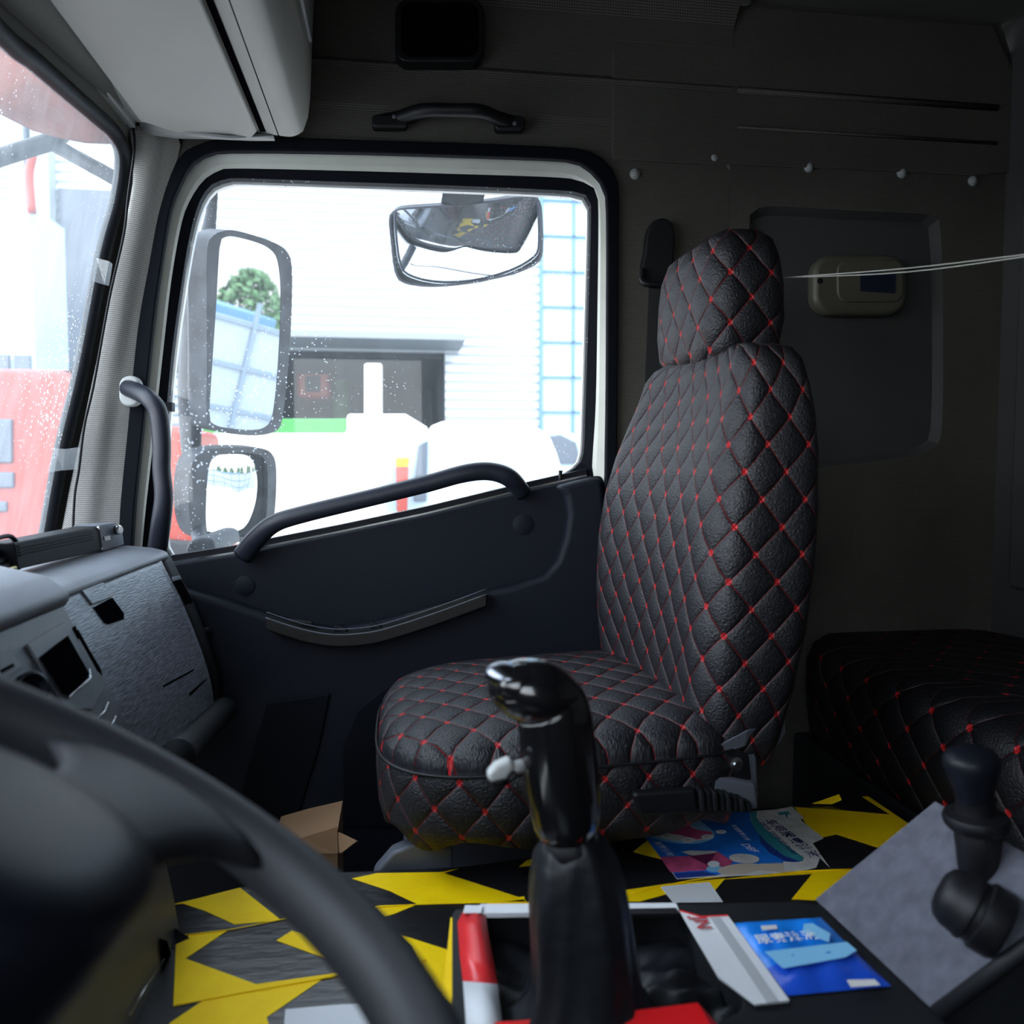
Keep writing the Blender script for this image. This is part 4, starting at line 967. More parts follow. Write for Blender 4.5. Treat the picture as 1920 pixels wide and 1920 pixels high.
lathe('slide_collar', vp(1830,1545), (-0.05, 0.02, 1), [(-.006,.010),(-.004,.024),(0,.0275),(.005,.0285),(.009,.027),(.011,.020),(.012,.017),(.024,.0165),(.026,.018)], 'black', bv, 32)
lathe('valve_knob', vp(1828,1500), (-0.10, 0.05, 1), [(0,.0160),(.006,.0175),(.018,.0215),(.030,.0255),(.038,.0265),(.044,.0235),(.048,.016),(.050,.006)], 'hub', bv, 32, 0.92)
prism('drum_notch', [vp(1815,1650,.63), vp(1838,1645,.63), vp(1850,1662,.63), vp(1835,1672,.63)], (0, .01, 0), 'hub', bv)

# ------------------------------------------------------------------ steering wheel
sw = empty('steering_wheel'); tag(sw, 'dark grey steering wheel rim and hub in the lower left foreground', 'steering wheel')
SC = Vector((-0.154, 0.291, 0.909)); ang = 0.5545; SR = 0.1956; bz = 0.3114
sn = Vector((math.sin(ang)*math.cos(bz), math.sin(ang)*math.sin(bz), math.cos(ang))); su = sn.cross(Vector((1, 0, 0))).normalized(); sv = sn.cross(su)
rim = [SC+(su*math.cos(t)+sv*math.sin(t))*SR for t in [2*math.pi*k/120 for k in range(120)]]
tube('rim', rim, 0.0175, 'wheel', sw, sm=0, seg=20, closed=True)
# spokes
def spoke(pxs, tgt_r, wid):
    pass
def swp(r, deg, h=0.0): t = math.radians(deg); return SC+(su*math.cos(t)+sv*math.sin(t))*r+sn*h
# find angle of the rim under the photo's spoke root
def proj(p):
    q = p-CAM; d = q.dot(FV); return 960+F*q.dot(RV)/d, 960-F*q.dot(UV_)/d
def angnear(px, py):
    b = None
    for k in range(720):
        x, y = proj(swp(SR, k/2)); e = (x-px)**2+(y-py)**2
        if (SC+Vector((0,0,0))) and (b is None or e < b[0]): b = (e, k/2)
    return b[1]
A1 = angnear(250, 1450)
for da_ in (0, 180):
    c = A1-8+da_
    prof_s = [(0.03, 0.040, 0.0), (0.07, 0.040, 0.0), (0.11, 0.040, 0.0), (0.145, 0.050, 0.0), (0.172, 0.070, 0.0), (0.190, 0.094, 0.0)]
    V = []; Fc = []
    t = math.radians(c); rd = su*math.cos(t)+sv*math.sin(t); tg = -su*math.sin(t)+sv*math.cos(t)
    for r_, w_, h_ in prof_s:
        rr_ = math.sqrt(max(r_*r_-w_*w_*0.0, 0))
        for s_, hh in ((-1, 0), (-.7, .010), (0, .013), (.7, .010), (1, 0), (.7, -.009), (0, -.012), (-.7, -.009)):
            lat = s_*w_; along = math.sqrt(max(r_*r_-lat*lat, 0.0001)) if r_ > 0.16 else r_
            V.append(SC+rd*along+tg*lat+sn*(h_+hh))
    for i in range(len(prof_s)-1):
        for k in range(8): l = (k+1) % 8; Fc.append((i*8+k, i*8+l, (i+1)*8+l, (i+1)*8+k))
    Fc.append(tuple(range(8))); Fc.append(tuple(40+k for k in range(8)))
    obj('spoke', V, Fc, 'wheel', sw, smooth=True, subd=1)
# hub pad: rounded, domed
V = []; Fc = []; n = 64
hprof = [(0.0, -.09), (0.60, -.09), (0.80, -.06), (0.96, -.02), (1.0, 0.0), (0.97, .014), (0.86, .024), (0.65, .029), (0.4, .031), (0.15, .032), (0.0001, .032)]
for f_, h_ in hprof:
    for k in range(n):
        q = 2*math.pi*k/n; c, s = math.cos(q), math.sin(q); ex = 2.5
        V.append(SC+su*(0.068*f_*sgn(c)*abs(c)**(2/ex)-0.001)+sv*(0.062*f_*sgn(s)*abs(s)**(2/ex))+sn*(h_*(0.6 if h_ > 0 else 1)+0.012))
for i in range(len(hprof)-1):
    for k in range(n): l = (k+1) % n; Fc.append((i*n+k, i*n+l, (i+1)*n+l, (i+1)*n+k))
obj('hub_pad', V, Fc, 'hub', sw, smooth=True)
cb = SC-sn*0.085
scol = empty('steering_column'); tag(scol, 'dark shroud of the steering column below the wheel hub', 'steering column')
tube('column_shroud', [cb, cb-sn*0.10, cb-sn*0.22+Vector((-.03, 0, 0))], [.054, .052, .045], 'blackm', scol, sm=3, seg=24)
prism('stalk_cover', [swp(0.06, a_, -0.07) for a_ in (0, 60, 120, 180, 240, 300)], -sn*0.05, 'black', scol, bevel=0.005)

# ------------------------------------------------------------------ wall things
hd = empty('grab_handle'); tag(hd, 'black curved grab handle on the wall above the door window', 'grab handle')
YH = 1.535
tube('grip_bar', [P(712,228,1.548), P(745,222,1.54), P(790,208,1.51), P(850,207,1.50), P(900,209,1.50), P(935,222,1.525), P(975,234,1.548)], [.0125,.0125,.0125,.012,.0125,.0125,.0125], 'black', hd, up=(0, 0, 1), flat=1.0)
for x0, y0, x1, y1 in ((697,213,765,238),(928,216,985,243)):
    q = rrect(x0, y0, x1, y1, 8, 4); prism('mounting_foot', LP(q, 1.528), (0, 0.024, 0), 'black', hd, bevel=0.004)
for x, y in ((739,219),(965,232)):
    lathe('foot_screw', P(x, y, 1.528), (0, -1, 0), [(0,.004),(.002,.004),(.003,.002),(.003,.0005)], 'gray', hd, 10)
ph = empty('pillar_grab_handle'); tag(ph, 'bent dark grab handle with grey mounting cup on windscreen pillar', 'grab handle')
prism('mounting_cup', [P(x, y, 1.515) for x, y in rrect(222, 704, 263, 762, 19, 6)], (0, 0.022, 0), 'lgray', ph, bevel=0.005, seg=3)
tube('grip_bar', [P(240,728,1.522), P(256,734,1.50), P(280,748,1.47), P(297,775,1.462), P(303,830,1.46), P(303,880,1.46), P(307,930,1.46), P(302,980,1.47), P(292,1050,1.50)], [.0155,.0155,.0155,.0155,.0152,.015,.0155,.0165,.0165], 'handle', ph)
spk = empty('wall_vent_cover'); tag(spk, 'black rounded rectangular cover high on the wall above grab handle', 'cover')
q = rrect(741, -4, 908, 116, 26, 6); prism('cover_frame', LP(q, 1.515), (0, 0.035, 0), 'black', spk, bevel=0.004)
q = rrect(752, 6, 897, 105, 20, 6); prism('cover_face', LP(q, 1.512), (0, 0.004, 0), 'hole', spk)
bl = empty('berth_lamp'); tag(bl, 'aged cream lamp unit with dark lens on wall behind the headrest', 'lamp')
q = rrect(1527, 476, 1703, 590, 36, 6); prism('lamp_housing', LP(q, 1.545), (0, 0.036, 0), 'cream2', bl, bevel=0.012, seg=4)
q = rrect(1571, 487, 1694, 566, 20, 6); prism('lamp_bezel', LP(q, 1.540), (0, 0.01, 0), 'cream2', bl, bevel=0.003)
prism('lamp_lens', LP([(1614,508),(1680,512),(1679,550),(1614,546)], 1.538), (0, 0.004, 0), 'lens', bl)
lathe('lamp_screw', P(1537,527,1.545), (0, -1, 0), [(0,.006),(.002,.006),(.003,.003),(.003,.0005)], 'black', bl, 12)
sb = empty('seat_belt'); tag(sb, 'black seat belt with upper anchor cover beside the headrest', 'seat belt')
q = spline([(1213,440,0),(1222,418,0),(1240,408,0),(1258,414,0),(1266,440,0),(1262,500,0),(1255,525,0),(1225,530,0),(1206,525,0),(1204,500,0),(1210,470,0)], 3, True)
prism('anchor_cover', [P(v.x, v.y, 1.535) for v in q], (0, 0.022, 0), 'blackm', sb, bevel=0.005)
tube('belt_guide', [P(1205,505,1.53), P(1203,525,1.525), P(1215,533,1.52), P(1250,533,1.52)], 0.006, 'black', sb)
prism('belt_strap', LP([(1217,528),(1252,530),(1252,640),(1240,900),(1206,1000),(1210,700)], 1.528), (0, 0.002, 0), 'strap', sb)
for i, (y0, y1, lb) in enumerate(((0, 0, 'pale twine strand stretched from headrest to the rear, upper of two'), (3, 7, 'pale twine strand sagging under its neighbour behind the headrest'))):
    A_ = P(1462, 521, 1.16); B_ = P(1980, 470+y0, 0.86)
    md_ = P(1700, 503+y1, 1.0)
    tag(tube('twine_strand', [A_, md_, B_], 0.0008, 'thread', None, seg=6), lb, 'string', 'twine strands')

# cable and clear tape on A pillar
tag(tube('cable', [P(x, y, 1.472) for x, y in ((250,240),(252,280),(240,370),(232,440),(205,560),(176,720),(158,800),(148,880),(140,930),(136,1010))], 0.0022, 'rubber', None, seg=8), 'thin black cable running down the windscreen pillar cloth', 'cable')
tag(obj('clear_tape', [P(180,483,1.455), P(205,490,1.455), P(211,495,1.46), P(204,536,1.462), P(196,534,1.458), P(173,527,1.455)], [(0,1,4,5),(1,2,3,4)], 'cleartape', None, solid=0.0006), 'clear sticky tape over the windscreen rubber, upper of two', 'tape', None)
tag(obj('clear_tape', [P(100,840,1.455), P(122,842,1.455), P(150,838,1.46), P(143,880,1.462), P(118,882,1.458), P(88,886,1.455)], [(0,1,4,5),(1,2,3,4)], 'cleartape', None, solid=0.0006), 'clear sticky tape over the windscreen rubber, lower of two', 'tape', None)

# recorder box on dash
rcd = empty('recorder_box'); tag(rcd, 'finned black metal recorder box lying on the dashboard top', 'recorder')
XD = -0.475
def Q(x, y, o=0.0): return PX(x, y, XD+o)
f = [Q(26,1018), Q(188,986), Q(192,1032), Q(35,1068)]
mc = prism('metal_case', f, (-0.035, 0, 0), 'alu', rcd, bevel=0.002)
for k in range(4):
    t0 = 0.14+0.11*k
    A_ = f[0].lerp(f[3], t0)+(f[1]-f[0])*0.02; B_ = f[1].lerp(f[2], t0)-(f[1]-f[0])*0.12
    A2 = A_+(f[3]-f[0])*0.04; B2 = B_+(f[2]-f[1])*0.04
    prism('cooling_fin', [A_, B_, B2, A2], (0.003, 0, 0), 'alu', mc)
ep = prism('end_plate', [Q(186,985,.002), Q(216,980,.002), Q(230,998,.002), Q(233,1021,.002), Q(193,1034,.002)], (-0.039, 0, 0), 'gray', rcd, bevel=0.0015)
lathe('lock_barrel', Q(217,994,.003), (1, -0.4, 0.1), [(0,.008),(.008,.008),(.010,.006),(.010,.001)], 'bolt', ep, 16)
for x, y in ((183,990),(189,1028)): lathe('case_screw', Q(x, y), (1, 0, 0), [(0,.003),(.002,.003),(.002,.0005)], 'bolt', mc, 10)
prism('sticker', [Q(x, y, .003) for x, y in [(195,1006),(206,1004),(207,1012),(196,1014)]], (0.0005, 0, 0), 'paper', ep)
for k, (pp, q, lab) in enumerate([([(28,1030),(5,1035),(-30,1045)], .006, 'thick black plug lead at top of the recorder'), ([(30,1045),(5,1050),(-30,1065)], .006, 'thick black plug lead in middle of the recorder'), ([(33,1058),(8,1062),(-30,1085)], .006, 'thick black plug lead at bottom of the recorder'), ([(34,1020),(20,1006),(0,1008),(-30,1020)], .003, 'thin black cable looping up behind recorder'), ([(34,1062),(15,1068),(0,1078),(-30,1090)], .003, 'tan wire bundle low beside recorder')]):
    o_ = -0.02+0.004*k
    c = tube('recorder_cable', [Q(x, y, o_) for x, y in pp], q, 'brass' if k == 4 else 'rubber', None, seg=10)
    tag(c, lab, 'cable', 'recorder cables')
    if k < 3: lathe('brass_plug', Q(pp[0][0]+2, pp[0][1], o_), (0, -1, -0.05), [(0,.007),(.010,.007),(.012,.006)], 'brass', c, 12)

# cardboard box on the floor
cbx = empty('cardboard_box'); tag(cbx, 'open brown cardboard box standing in front of the passenger seat', 'box')
YB = 1.30
b_ = [P(505,1596,YB), P(560,1580,YB), P(632,1563,YB)]
prism('box_body', b_+[Vector((b_[2].x, YB, 0.002)), Vector((b_[0].x, YB, 0.002))], (0, 0.13, 0), 'card', cbx)
obj('box_flap', [P(515,1545,YB+.10), P(555,1532,YB+.12), P(566,1562,YB+.12), P(530,1575,YB+.1)], [(0,1,2,3)], 'card', cbx, solid=0.003)
obj('box_flap', [P(560,1572,YB-.002), P(632,1550,YB-.002), P(634,1600,YB-.01), P(566,1600,YB-.01)], [(0,1,2,3)], 'card', cbx, solid=0.003)
obj('box_flap', [P(634,1560,YB), P(670,1577,YB-.03), P(640,1600,YB-.02), P(634,1596,YB)], [(0,1,2,3)], 'card', cbx, solid=0.003)

# ------------------------------------------------------------------ outside: mirrors
mn = Vector((1.11, -0.60, -0.20)).normalized()
mp = P(460, 620, 2.15)
am = empty('wing_mirror'); tag(am, 'large upright door mirror with grey housing outside the side window', 'mirror')
MP = lambda x, y, o=0.0: PL(x, y, mp-mn*o, mn)
gl_m = [(412,462),(420,447),(435,443),(480,454),(508,468),(522,492),(527,560),(522,680),(514,765),(505,795),(480,806),(430,803),(400,795),(393,778),(397,700),(405,580)]
hs_m = [(384,470),(392,446),(410,434),(440,432),(500,450),(532,468),(544,500),(543,600),(536,700),(526,785),(514,808),(480,816),(430,813),(396,804),(384,790),(384,700),(384,580)]
go = spline([MP(x, y) for x, y in gl_m], 3, True); ho = spline([MP(x, y) for x, y in hs_m], 3, True)
mc_ = MP(458, 630)
G1 = resample(go, 100); 
def polN(pts, c, nrm, n=100):
    a1 = nrm.cross(ZV).normalized(); a2 = nrm.cross(a1)
    q = [Vector(((p-c).dot(a1), (p-c).dot(a2), 0)) for p in pts]; r = polar(q, (0, 0, 0), n, 0, 1)
    return [c+a1*v.x+a2*v.y for v in r]
G1 = polN(go, mc_, mn); H1 = polN(ho, mc_, mn)
a = Acc(); H2 = [p-mn*0.05 for p in H1]; H3 = [mc_+(p-mc_)*0.75-mn*0.085 for p in H1]; n = 100
H0 = [p+mn*0.006 for p in H1]
for A_, B_ in ((G1, H0), (H0, H1), (H1, H2), (H2, H3)): a.add(list(A_)+list(B_), [(i, (i+1) % n, n+(i+1) % n, n+i) for i in range(n)])
a.add(H3, [tuple(range(n))])
a.obj('mirror_housing', 'housing', am, smooth=True)
obj('mirror_glass', [p-mn*0.001 for p in G1], [tuple(range(n))], 'mirror', am)
wm = empty('wide_angle_mirror'); tag(wm, 'small square wide angle mirror below the large door mirror', 'mirror')
gl_w = [(392,875),(402,857),(425,850),(475,850),(495,860),(502,885),(501,950),(494,988),(480,1003),(430,1008),(396,1004),(387,988),(387,930)]
hs_w = [(352,890),(364,856),(392,842),(440,838),(488,840),(508,852),(515,880),(513,950),(503,995),(478,1012),(430,1016),(385,1012),(360,995),(350,950)]
mc2 = MP(445, 928); G2 = polN(spline([MP(x, y) for x, y in gl_w], 3, True), mc2, mn); HW = polN(spline([MP(x, y) for x, y in hs_w], 3, True), mc2, mn)
a = Acc(); HW0 = [p+mn*0.006 for p in HW]; HW2 = [p-mn*0.04 for p in HW]; HW3 = [mc2+(p-mc2)*0.7-mn*0.07 for p in HW]
for A_, B_ in ((G2, HW0), (HW0, HW), (HW, HW2), (HW2, HW3)): a.add(list(A_)+list(B_), [(i, (i+1) % n, n+(i+1) % n, n+i) for i in range(n)])
a.add(HW3, [tuple(range(n))]); a.obj('mirror_housing', 'housing', wm, smooth=True)
def convex(name, outl, c, nrm, R, m, parent):
    n = len(outl); V = []; Fc = []; K = 12
    for k in range(K):
        f_ = 1-k/K
        for p in outl:
            d = (p-c)*f_; V.append(c+d-nrm*(d.length_squared/(2*R)))
    V.append(c)
    for k in range(K-1):
        for i in range(n): Fc.append((k*n+i, k*n+(i+1) % n, (k+1)*n+(i+1) % n, (k+1)*n+i))
    for i in range(n): Fc.append(((K-1)*n+i, (K-1)*n+(i+1) % n, K*n))
    return obj(name, V, Fc, m, parent, smooth=True)
convex('mirror_glass', G2, mc2+mn*0.004, mn, 0.45, 'mirror', wm)
ar = empty('mirror_arm'); tag(ar, 'grey tubular mirror arm running down outside behind the mirrors', 'mirror arm')
tube('arm_tube', [P(402,300,2.19), P(398,380,2.19), P(388,450,2.20), P(368,560,2.20), P(358,700,2.20), P(357,800,2.20), P(362,900,2.20), P(372,1000,2.1), P(380,1040,1.9)], [.013,.013,.02,.032,.032,.028,.022,.018,.018], 'housing', ar)
for y in (500, 900): tube('mirror_bracket', [P(362,y,2.20), P(420,y+5,2.22)], 0.02, 'housing', ar, sm=0)
prism('arm_foot', LP([(345,1040),(352,1015),(375,1005),(400,1010),(405,1040)], 1.668), (0, 0.26, 0), 'housing', ar, bevel=0.01)
# kerb mirror
km = empty('kerb_mirror'); tag(km, 'convex kerb mirror hanging outside from the top of window', 'mirror')
kd = (P(873, 455, 1.86)-CAM).normalized()
kt = (Vector((0.05, 1.60, 1.05))-P(873, 455, 1.86)).normalized()
kn = (kt-kd).normalized()
kc = P(873, 455, 1.86)
KO = [(731,410),(740,396),(762,391),(880,383),(985,369),(1004,372),(1014,392),(1016,470),(1005,494),(960,514),(880,531),(810,537),(760,531),(742,512),(734,450)]
K1 = polN(spline([PL(x, y, kc, kn) for x, y in KO], 3, True), kc, kn)
convex('mirror_glass', [kc+(p-kc)*0.99 for p in K1], kc+kn*0.006, kn, 0.85, 'mirrorc', km)
a = Acc(); Ka = [p-kn*0.02 for p in K1]; Kb = [kc+(p-kc)*0.97-kn*0.03 for p in K1]; K00 = [kc+(p-kc)*0.955-kn*0.0 for p in K1]; K1f = [p-kn*0.008 for p in K1]
for A_, B_ in ((K1f, Ka), (Ka, Kb)): a.add(list(A_)+list(B_), [(i, (i+1) % n, n+(i+1) % n, n+i) for i in range(n)])
a.add(Kb, [tuple(range(n))])
a.obj('mirror_housing', 'housing', km, smooth=True)
tube('mirror_rim', [p-kn*0.002 for p in K1], 0.003, 'gray', km, sm=0, seg=8, closed=True)
tube('mirror_stem', [P(873,350,1.82), P(873,385,1.865)], 0.014, 'housing', km, sm=0)
prism('mounting_bracket', LP([(830,344),(915,348),(912,356),(885,360),(860,360),(840,354)], 1.72), (0, 0.2, 0), 'housing', km, bevel=0.006)

# parts of own truck seen through the windscreen
vs = prism('sun_visor', [Vector(v) for v in ((-1.02, -0.3, 1.60), (-0.95, -0.3, 1.80), (-0.93, -0.3, 1.80), (-1.0, -0.3, 1.59))], (0, 2.1, 0), 'redvisor', None)
V = []; Fc = []
vtop = [(-60,60),(0,90),(60,130),(120,175),(180,215),(240,250)]; vbot = [(-60,190),(0,212),(60,242),(110,256),(160,265),(240,268)]
bpy.data.objects.remove(vs)
for (x0, y0), (x1, y1) in zip(vtop, vbot): V += [P(x0-40, y0-120, 1.72), P(x1, y1, 1.66)]
vs = obj('sun_visor', V, [(2*i, 2*i+1, 2*i+3, 2*i+2) for i in range(5)], 'redvisor', None, smooth=True, solid=0.01)
tag(vs, 'rusty red outside sun visor along the top of the windscreen', 'sun visor')
fm = empty('front_mirror_bracket'); tag(fm, 'grey bent tube bracket outside in front of the windscreen', 'bracket')
tube('bent_tube', [P(-60,315,1.75), P(0,295,1.75), P(60,276,1.75), P(100,262,1.75), P(122,240,1.75), P(128,205,1.75), P(132,150,1.75)], .017, 'housing', fm)
tube('straight_tube', [P(95,268,1.76), P(235,345,1.70)], .014, 'housing', fm, sm=0)
tube('short_tube', [P(62,228,1.80), P(108,168,1.80)], .018, 'housing', fm, sm=0)

# ------------------------------------------------------------------ outside: yard
GZ = -1.45
g = Acc(); g.box((-60, -40, GZ-0.1), (60, 60, GZ)); tag(g.obj('yard_ground', 'ground'), None, None, None, 'structure')
bd = empty('factory_building'); tag(bd, 'big white clad factory hall with pale blue glazed bay and dark gateway', 'building')
YF = 14.0
ge = [P(440,655,YF), P(835,655,YF)]; gx0, gx1 = P(400,655,YF).x, P(835,655,YF).x; gz = P(700,655,YF).z
bx = P(1013,600,YF).x
a = Acc(); a.box((-13, YF, GZ), (gx0, YF+0.3, 11)); a.box((gx0, YF, gz), (gx1, YF+0.3, 11)); a.box((gx1, YF, GZ), (bx, YF+0.3, 11))
a.obj('clad_wall', 'corr', bd)
a = Acc(); z = gz-5.5
while z < 11:
    if z > GZ+0.1:
        if z > gz: a.box((-13, YF-0.03, z), (bx, YF, z+0.035))
        else: a.box((-13, YF-0.03, z), (gx0, YF, z+0.035)); a.box((gx1, YF-0.03, z), (bx, YF, z+0.035))
    z += 0.155
a.obj('cladding_ribs', 'corrd', bd)
a = Acc(); a.box((bx, YF-0.05, GZ), (9, YF+0.3, 11)); a.obj('glazed_bay', 'bluetile', bd)
a = Acc(); p0 = P(1050,445,YF).z; dz = (P(1050,445,YF).z-P(1050,708,YF).z)/4
for k in range(-8, 9):
    zz_ = p0+dz*k
    if zz_ > GZ: a.box((bx, YF-0.09, zz_-0.016), (9, YF-0.05, zz_+0.016))
x = bx; a.box((bx-0.03, YF-0.1, GZ), (bx+0.03, YF-0.05, 11)); x = P(1074,500,YF).x
while x < 9: a.box((x-0.02, YF-0.09, GZ), (x+0.02, YF-0.05, 11)); x += 0.9
a.obj('bay_joints', 'grout', bd)
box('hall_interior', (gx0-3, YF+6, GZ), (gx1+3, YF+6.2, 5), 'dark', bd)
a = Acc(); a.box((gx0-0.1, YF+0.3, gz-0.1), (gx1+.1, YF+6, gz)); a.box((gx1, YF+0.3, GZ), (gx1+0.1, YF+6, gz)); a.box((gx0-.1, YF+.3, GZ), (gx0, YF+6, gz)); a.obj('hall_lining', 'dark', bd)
a = Acc(); a.prism([(gx0-0.5, YF-1.2, gz+0.10), (gx0-0.5, YF, gz+0.32), (gx0-0.5, YF, gz-0.0), (gx0-0.5, YF-1.2, gz-0.0)], (gx1-gx0+0.75, 0, 0)); a.obj('canopy_box', 'awn', bd)
# glazing of the hall seen through the windscreen
a = Acc(); c0, c1 = P(112,355,YF), P(335,700,YF); a.box((c0.x, YF-0.08, c1.z), (c1.x, YF, c0.z)); a.obj('hall_window', 'winglass', bd)
a = Acc(); 
for xx in (35, 80): q = P(xx, 500, YF).x; a.box((q, YF-0.3, GZ), (q+0.25, YF, 11))
a.obj('wall_column', 'corrd', bd)
wh = empty('side_building'); tag(wh, 'pale side building with red down pipe seen through windscreen left', 'building')
box('side_wall', (-13, 10.5, GZ), (P(60,500,10.5).x, 11.5, 4.2), 'bluetile', wh)
a = Acc()
for k in range(3): q0, q1 = P(-60+k*40, 400, 10.5).x, P(-30+k*40, 400, 10.5).x; a.box((q0, 10.45, 0.9), (q1, 10.5, 2.4))
a.obj('side_window', 'winglass', wh)
tube('down_pipe', [P(62,290,10.4), P(55,330,10.4), P(60,400,10.4)], 0.05, 'redtruck', wh)

def truck_cab(name, label, cx, y0, w, d, z0, z1, m, group=None, glass=True, face=-1):
    t = empty(name); tag(t, label, 'truck', group)
    hx = w/2; prof = [(cx-hx, z0), (cx-hx, z0+(z1-z0)*.45), (cx-hx*.9, z1-.25), (cx-hx*.72, z1-.05), (cx-hx*.5, z1), (cx+hx*.9, z1), (cx+hx, z1-.1), (cx+hx, z0)]
    prism('cab_body', [(x, y0, z) for x, z in prof], (0, d, 0), m, t, bevel=0.08, seg=4)
    h = z1-z0
    if glass: prism('side_window', [(cx-hx*.72, y0-0.012, z0+h*.50), (cx-hx*.62, y0-0.012, z1-.22), (cx+hx*.35, y0-0.012, z1-.22), (cx+hx*.35, y0-0.012, z0+h*.47)], (0, 0.03, 0), 'winglass', t, bevel=0.01)
    prism('door_outline', [(cx-hx*.8, y0-0.006, z0+h*.06), (cx-hx*.8, y0-0.006, z0+h*.44), (cx+hx*.42, y0-0.006, z0+h*.44), (cx+hx*.42, y0-0.006, z0+h*.06)], (0, 0.01, 0), m, t, bevel=0.01)
    for dx_ in (-.45, .6):
        lathe('wheel', (cx+hx*dx_, y0-0.02, GZ+0.48), (0, 1, 0), [(0, .2), (.02, .42), (.05, .48), (.25, .48), (.28, .42)], 'tyre', t, 24)
    return t
rtk = truck_cab('red_truck', 'faded red truck cab parked outside, seen through the windscreen', -2.95, 5.2, 2.1, 1.6, GZ+0.6, P(60,690,5.2).z, 'redtruck', glass=False)
prism('roof_deflector', [(P(-40,690,5.2).x, 5.3, P(60,700,5.2).z), (P(-20,650,5.2).x, 5.3, P(60,690,5.2).z+.0), (P(120,690,5.2).x, 5.3, P(60,690,5.2).z)], (0, 1.8, 0), 'redtruck', rtk)
a = Acc(); 
for (x0, y0, x1, y1) in ((0,785,22,868),(0,885,25,915),(0,940,12,960)): a.prism(LP([(x0-60,y0),(x1,y0),(x1,y1),(x0-60,y1)], 5.18), (0, .03, 0))
a.obj('grille_opening', 'winglass', rtk, bevel=0.01)
rt2 = empty('red_trailer'); tag(rt2, 'red vehicle side panel outside between door pillar and mirror arm', 'vehicle')
prism('red_side', LP([(290,795),(345,800),(352,880),(362,1000),(395,1060),(395,1778),(280,1778)], 4.2), (0, 0.8, 0), 'redtruck', rt2, bevel=0.04)
prism('skirt', LP([(290,1010),(400,1020),(400,1130),(290,1130)], 4.15), (0, 0.5, 0), 'dark', rt2, bevel=0.02)
wt = empty('white_lorry'); tag(wt, 'white box lorry with green top edge parked beyond the mirrors', 'lorry')
YT = 7.0
prism('cargo_box', LP([(330,812),(650,812),(650,776),(760,776),(800,800),(815,830),(815,1412),(330,1412)], YT), (0, 2.2, 0), 'outer', wt, bevel=0.03)
prism('green_band', LP([(380,785),(651,785),(651,812),(380,818)], YT+0.05), (0, 1.8, 0), 'green', wt, bevel=0.01)
prism('roof_post', LP([(683,681),(716,681),(716,790),(683,790)], YT+0.6), (0, 0.15, 0), 'outer', wt, bevel=0.02)
for x0 in (540, 615): prism('locker_line', LP([(x0,848),(x0+40,848),(x0+40,850),(x0,850)], YT-0.01), (0, 0.02, 0), 'corrd', wt)
prism('grey_flank', LP([(716,830),(790,800),(812,835),(808,960),(716,960)], YT-0.02), (0, 0.02, 0), 'bluetile', wt)
prism('mudguard', LP([(784,835),(802,826),(800,940),(776,940)], YT-0.06), (0, 0.05, 0), 'winglass', wt, bevel=0.01)
prism('tail_lamp', LP([(742,875),(766,875),(764,960),(744,960)], YT-0.12), (0, 0.1, 0), 'redtruck', wt, bevel=0.01)
prism('amber_lamp', LP([(742,858),(768,858),(766,875),(742,875)], YT-0.12), (0, 0.1, 0), 'tapey', wt, bevel=0.01)
YV2 = 9.3
vn = empty('white_van'); tag(vn, 'white van cab parked beyond the pull handle, right of the lorry', 'van')
prism('van_body', LP([(805,800),(830,790),(1000,797),(1030,815),(1045,850),(1060,900),(1062,1280),(805,1280)], YV2), (0, 1.8, 0), 'outer', vn, bevel=0.05, seg=3)
prism('van_window', LP([(867,838),(950,835),(962,880),(968,920),(866,920)], YV2-0.02), (0, 0.03, 0), 'bluetile', vn, bevel=0.01)
v2 = empty('grey_car'); tag(v2, 'hazy grey car at the rear lower corner of the side window', 'car')
prism('car_body', LP([(990,835),(1010,812),(1050,806),(1085,815),(1110,860),(1150,1000),(1150,1213),(985,1213)], 11.2), (0, 1.6, 0), 'bluetile', v2, bevel=0.05)
prism('car_window', LP([(1000,840),(1015,820),(1050,815),(1080,830),(1090,870),(1000,870)], 11.18), (0, .03, 0), 'winglass', v2)
rh = empty('workshop_truck'); tag(rh, 'red truck standing inside the dark hall gateway', 'truck')
prism('cab_front', LP([(555,660),(615,660),(620,745),(555,745)], YF+3), (0, .9, 0), 'redtruck', rh, bevel=0.1)
prism('front_grille', LP([(572,705),(600,705),(600,735),(572,735)], YF+2.95), (0, 0.1, 0), 'dark', rh)
tag(prism('hall_machine', LP([(620,665),(655,670),(655,790),(620,790)], YF+4), (0, 1, 0), 'leaf', None, bevel=0.1), 'dark green machine standing inside the hall gateway', 'machine')

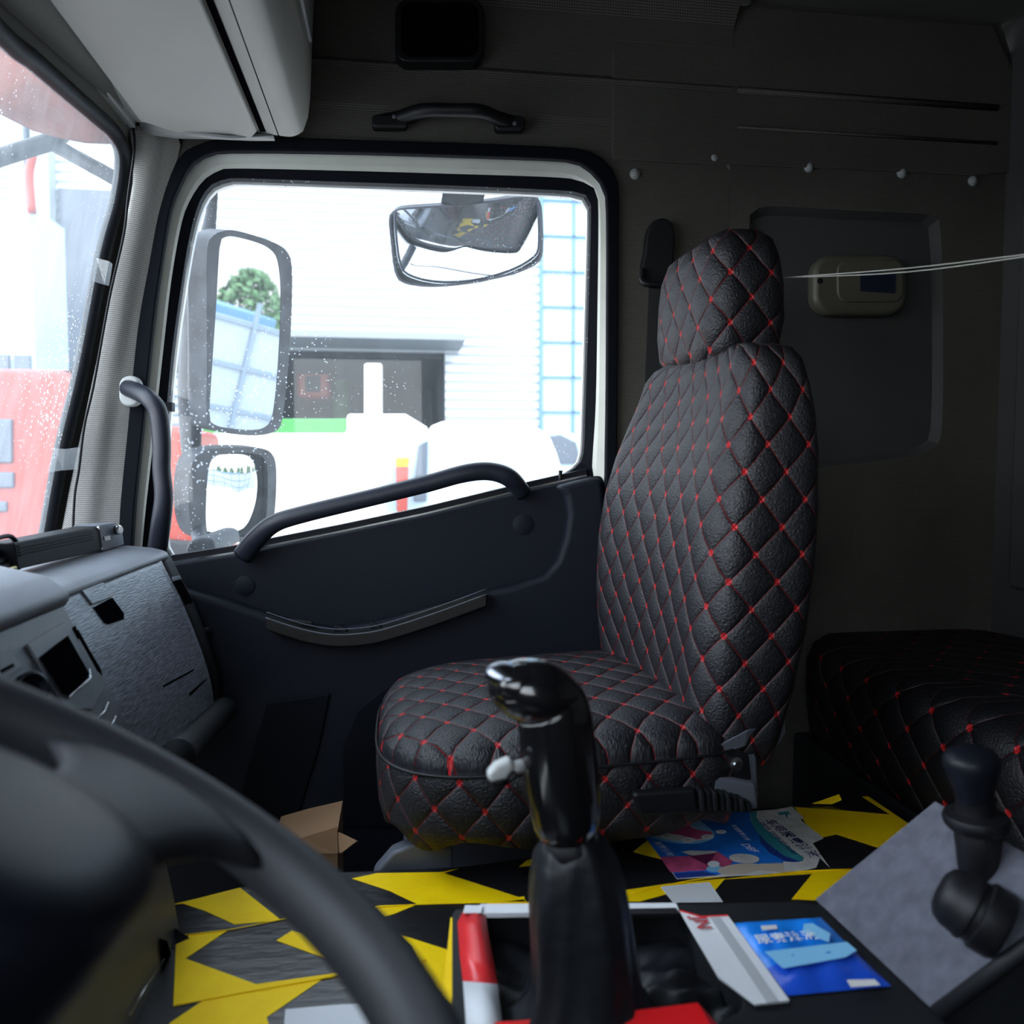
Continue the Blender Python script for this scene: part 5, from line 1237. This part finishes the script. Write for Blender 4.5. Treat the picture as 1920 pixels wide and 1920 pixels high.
# behind: what the mirrors see
fc = empty('yard_fence'); tag(fc, 'pale sheet metal fence with rails reflected in the door mirror', 'fence')
FX = 13.0
box('fence_panels', (FX, -6, GZ), (FX+0.1, 16, 1.0), 'fence', fc)
a = Acc()
for z_ in (0.95, 0.1, -0.75): a.box((FX-0.06, -6, z_-0.04), (FX, 13, z_+0.04))
a.obj('fence_rail', 'fencer', fc)
for k in range(9): box('fence_post', (FX-0.08, -5.5+k*2.2, GZ), (FX, -5.42+k*2.2, 1.4), 'fencer', fc)
tag(box('blue_container', (FX+3, 1.0, GZ), (FX+6, 9.5, 1.12), 'bsign', None, bevel=0.05), 'blue container roofline above the fence in the door mirror', 'container')
random.seed(3)
for k in range(9):
    t = empty('yard_tree'); ty = 3+k*3.0; txx = FX+12+random.uniform(-1.5, 1.5); hh = random.uniform(3.3, 4.1)
    tag(t, 'green tree beyond the fence, reflected in the door mirror', 'tree', 'trees beyond the fence')
    tube('trunk', [(txx, ty, GZ), (txx, ty, GZ+hh*.6)], [.18, .1], 'bark', t, sm=0, seg=8)
    a = Acc()
    for _ in range(1300):
        u = random.random(); an = random.uniform(0, 6.283); rr_ = 1.65*(1-u)**.5*math.sqrt(random.random())+.1
        c = Vector((txx+rr_*math.cos(an), ty+rr_*math.sin(an), GZ+hh*(.25+.75*u)))
        d1 = Vector((random.uniform(-1,1), random.uniform(-1,1), random.uniform(-1,1))).normalized()*.15; d2 = d1.orthogonal().normalized()*.10
        a.add([c-d1, c+d2, c+d1, c-d2], [(0,1,2,3)])
    a.obj('foliage', 'leaf', t)

# ------------------------------------------------------------------ put every origin at its thing's base
bpy.context.view_layer.update()
def kids(o): return [c for c in COL.objects if c.parent == o]
def allmesh(o):
    r = [o] if o.type == 'MESH' else []
    for c in kids(o): r += allmesh(c)
    return r
for o in [x for x in COL.objects if x.parent is None and x.type in ('MESH', 'EMPTY')]:
    ms = allmesh(o)
    if not ms: continue
    vs_ = [v.co for m_ in ms for v in m_.data.vertices]
    lo = Vector([min(v[i] for v in vs_) for i in range(3)]); hi = Vector([max(v[i] for v in vs_) for i in range(3)])
    b = Vector(((lo.x+hi.x)/2, (lo.y+hi.y)/2, lo.z))
    if o.type == 'MESH' and o.data.users == 1: o.data.transform(Matrix.Translation(-b))
    o.location = b
    for c in kids(o):
        if o.type == 'EMPTY' or True: 
            if c.data is not None: c.data.transform(Matrix.Translation(-b))
            for g_ in kids(c): g_.data.transform(Matrix.Translation(-b))
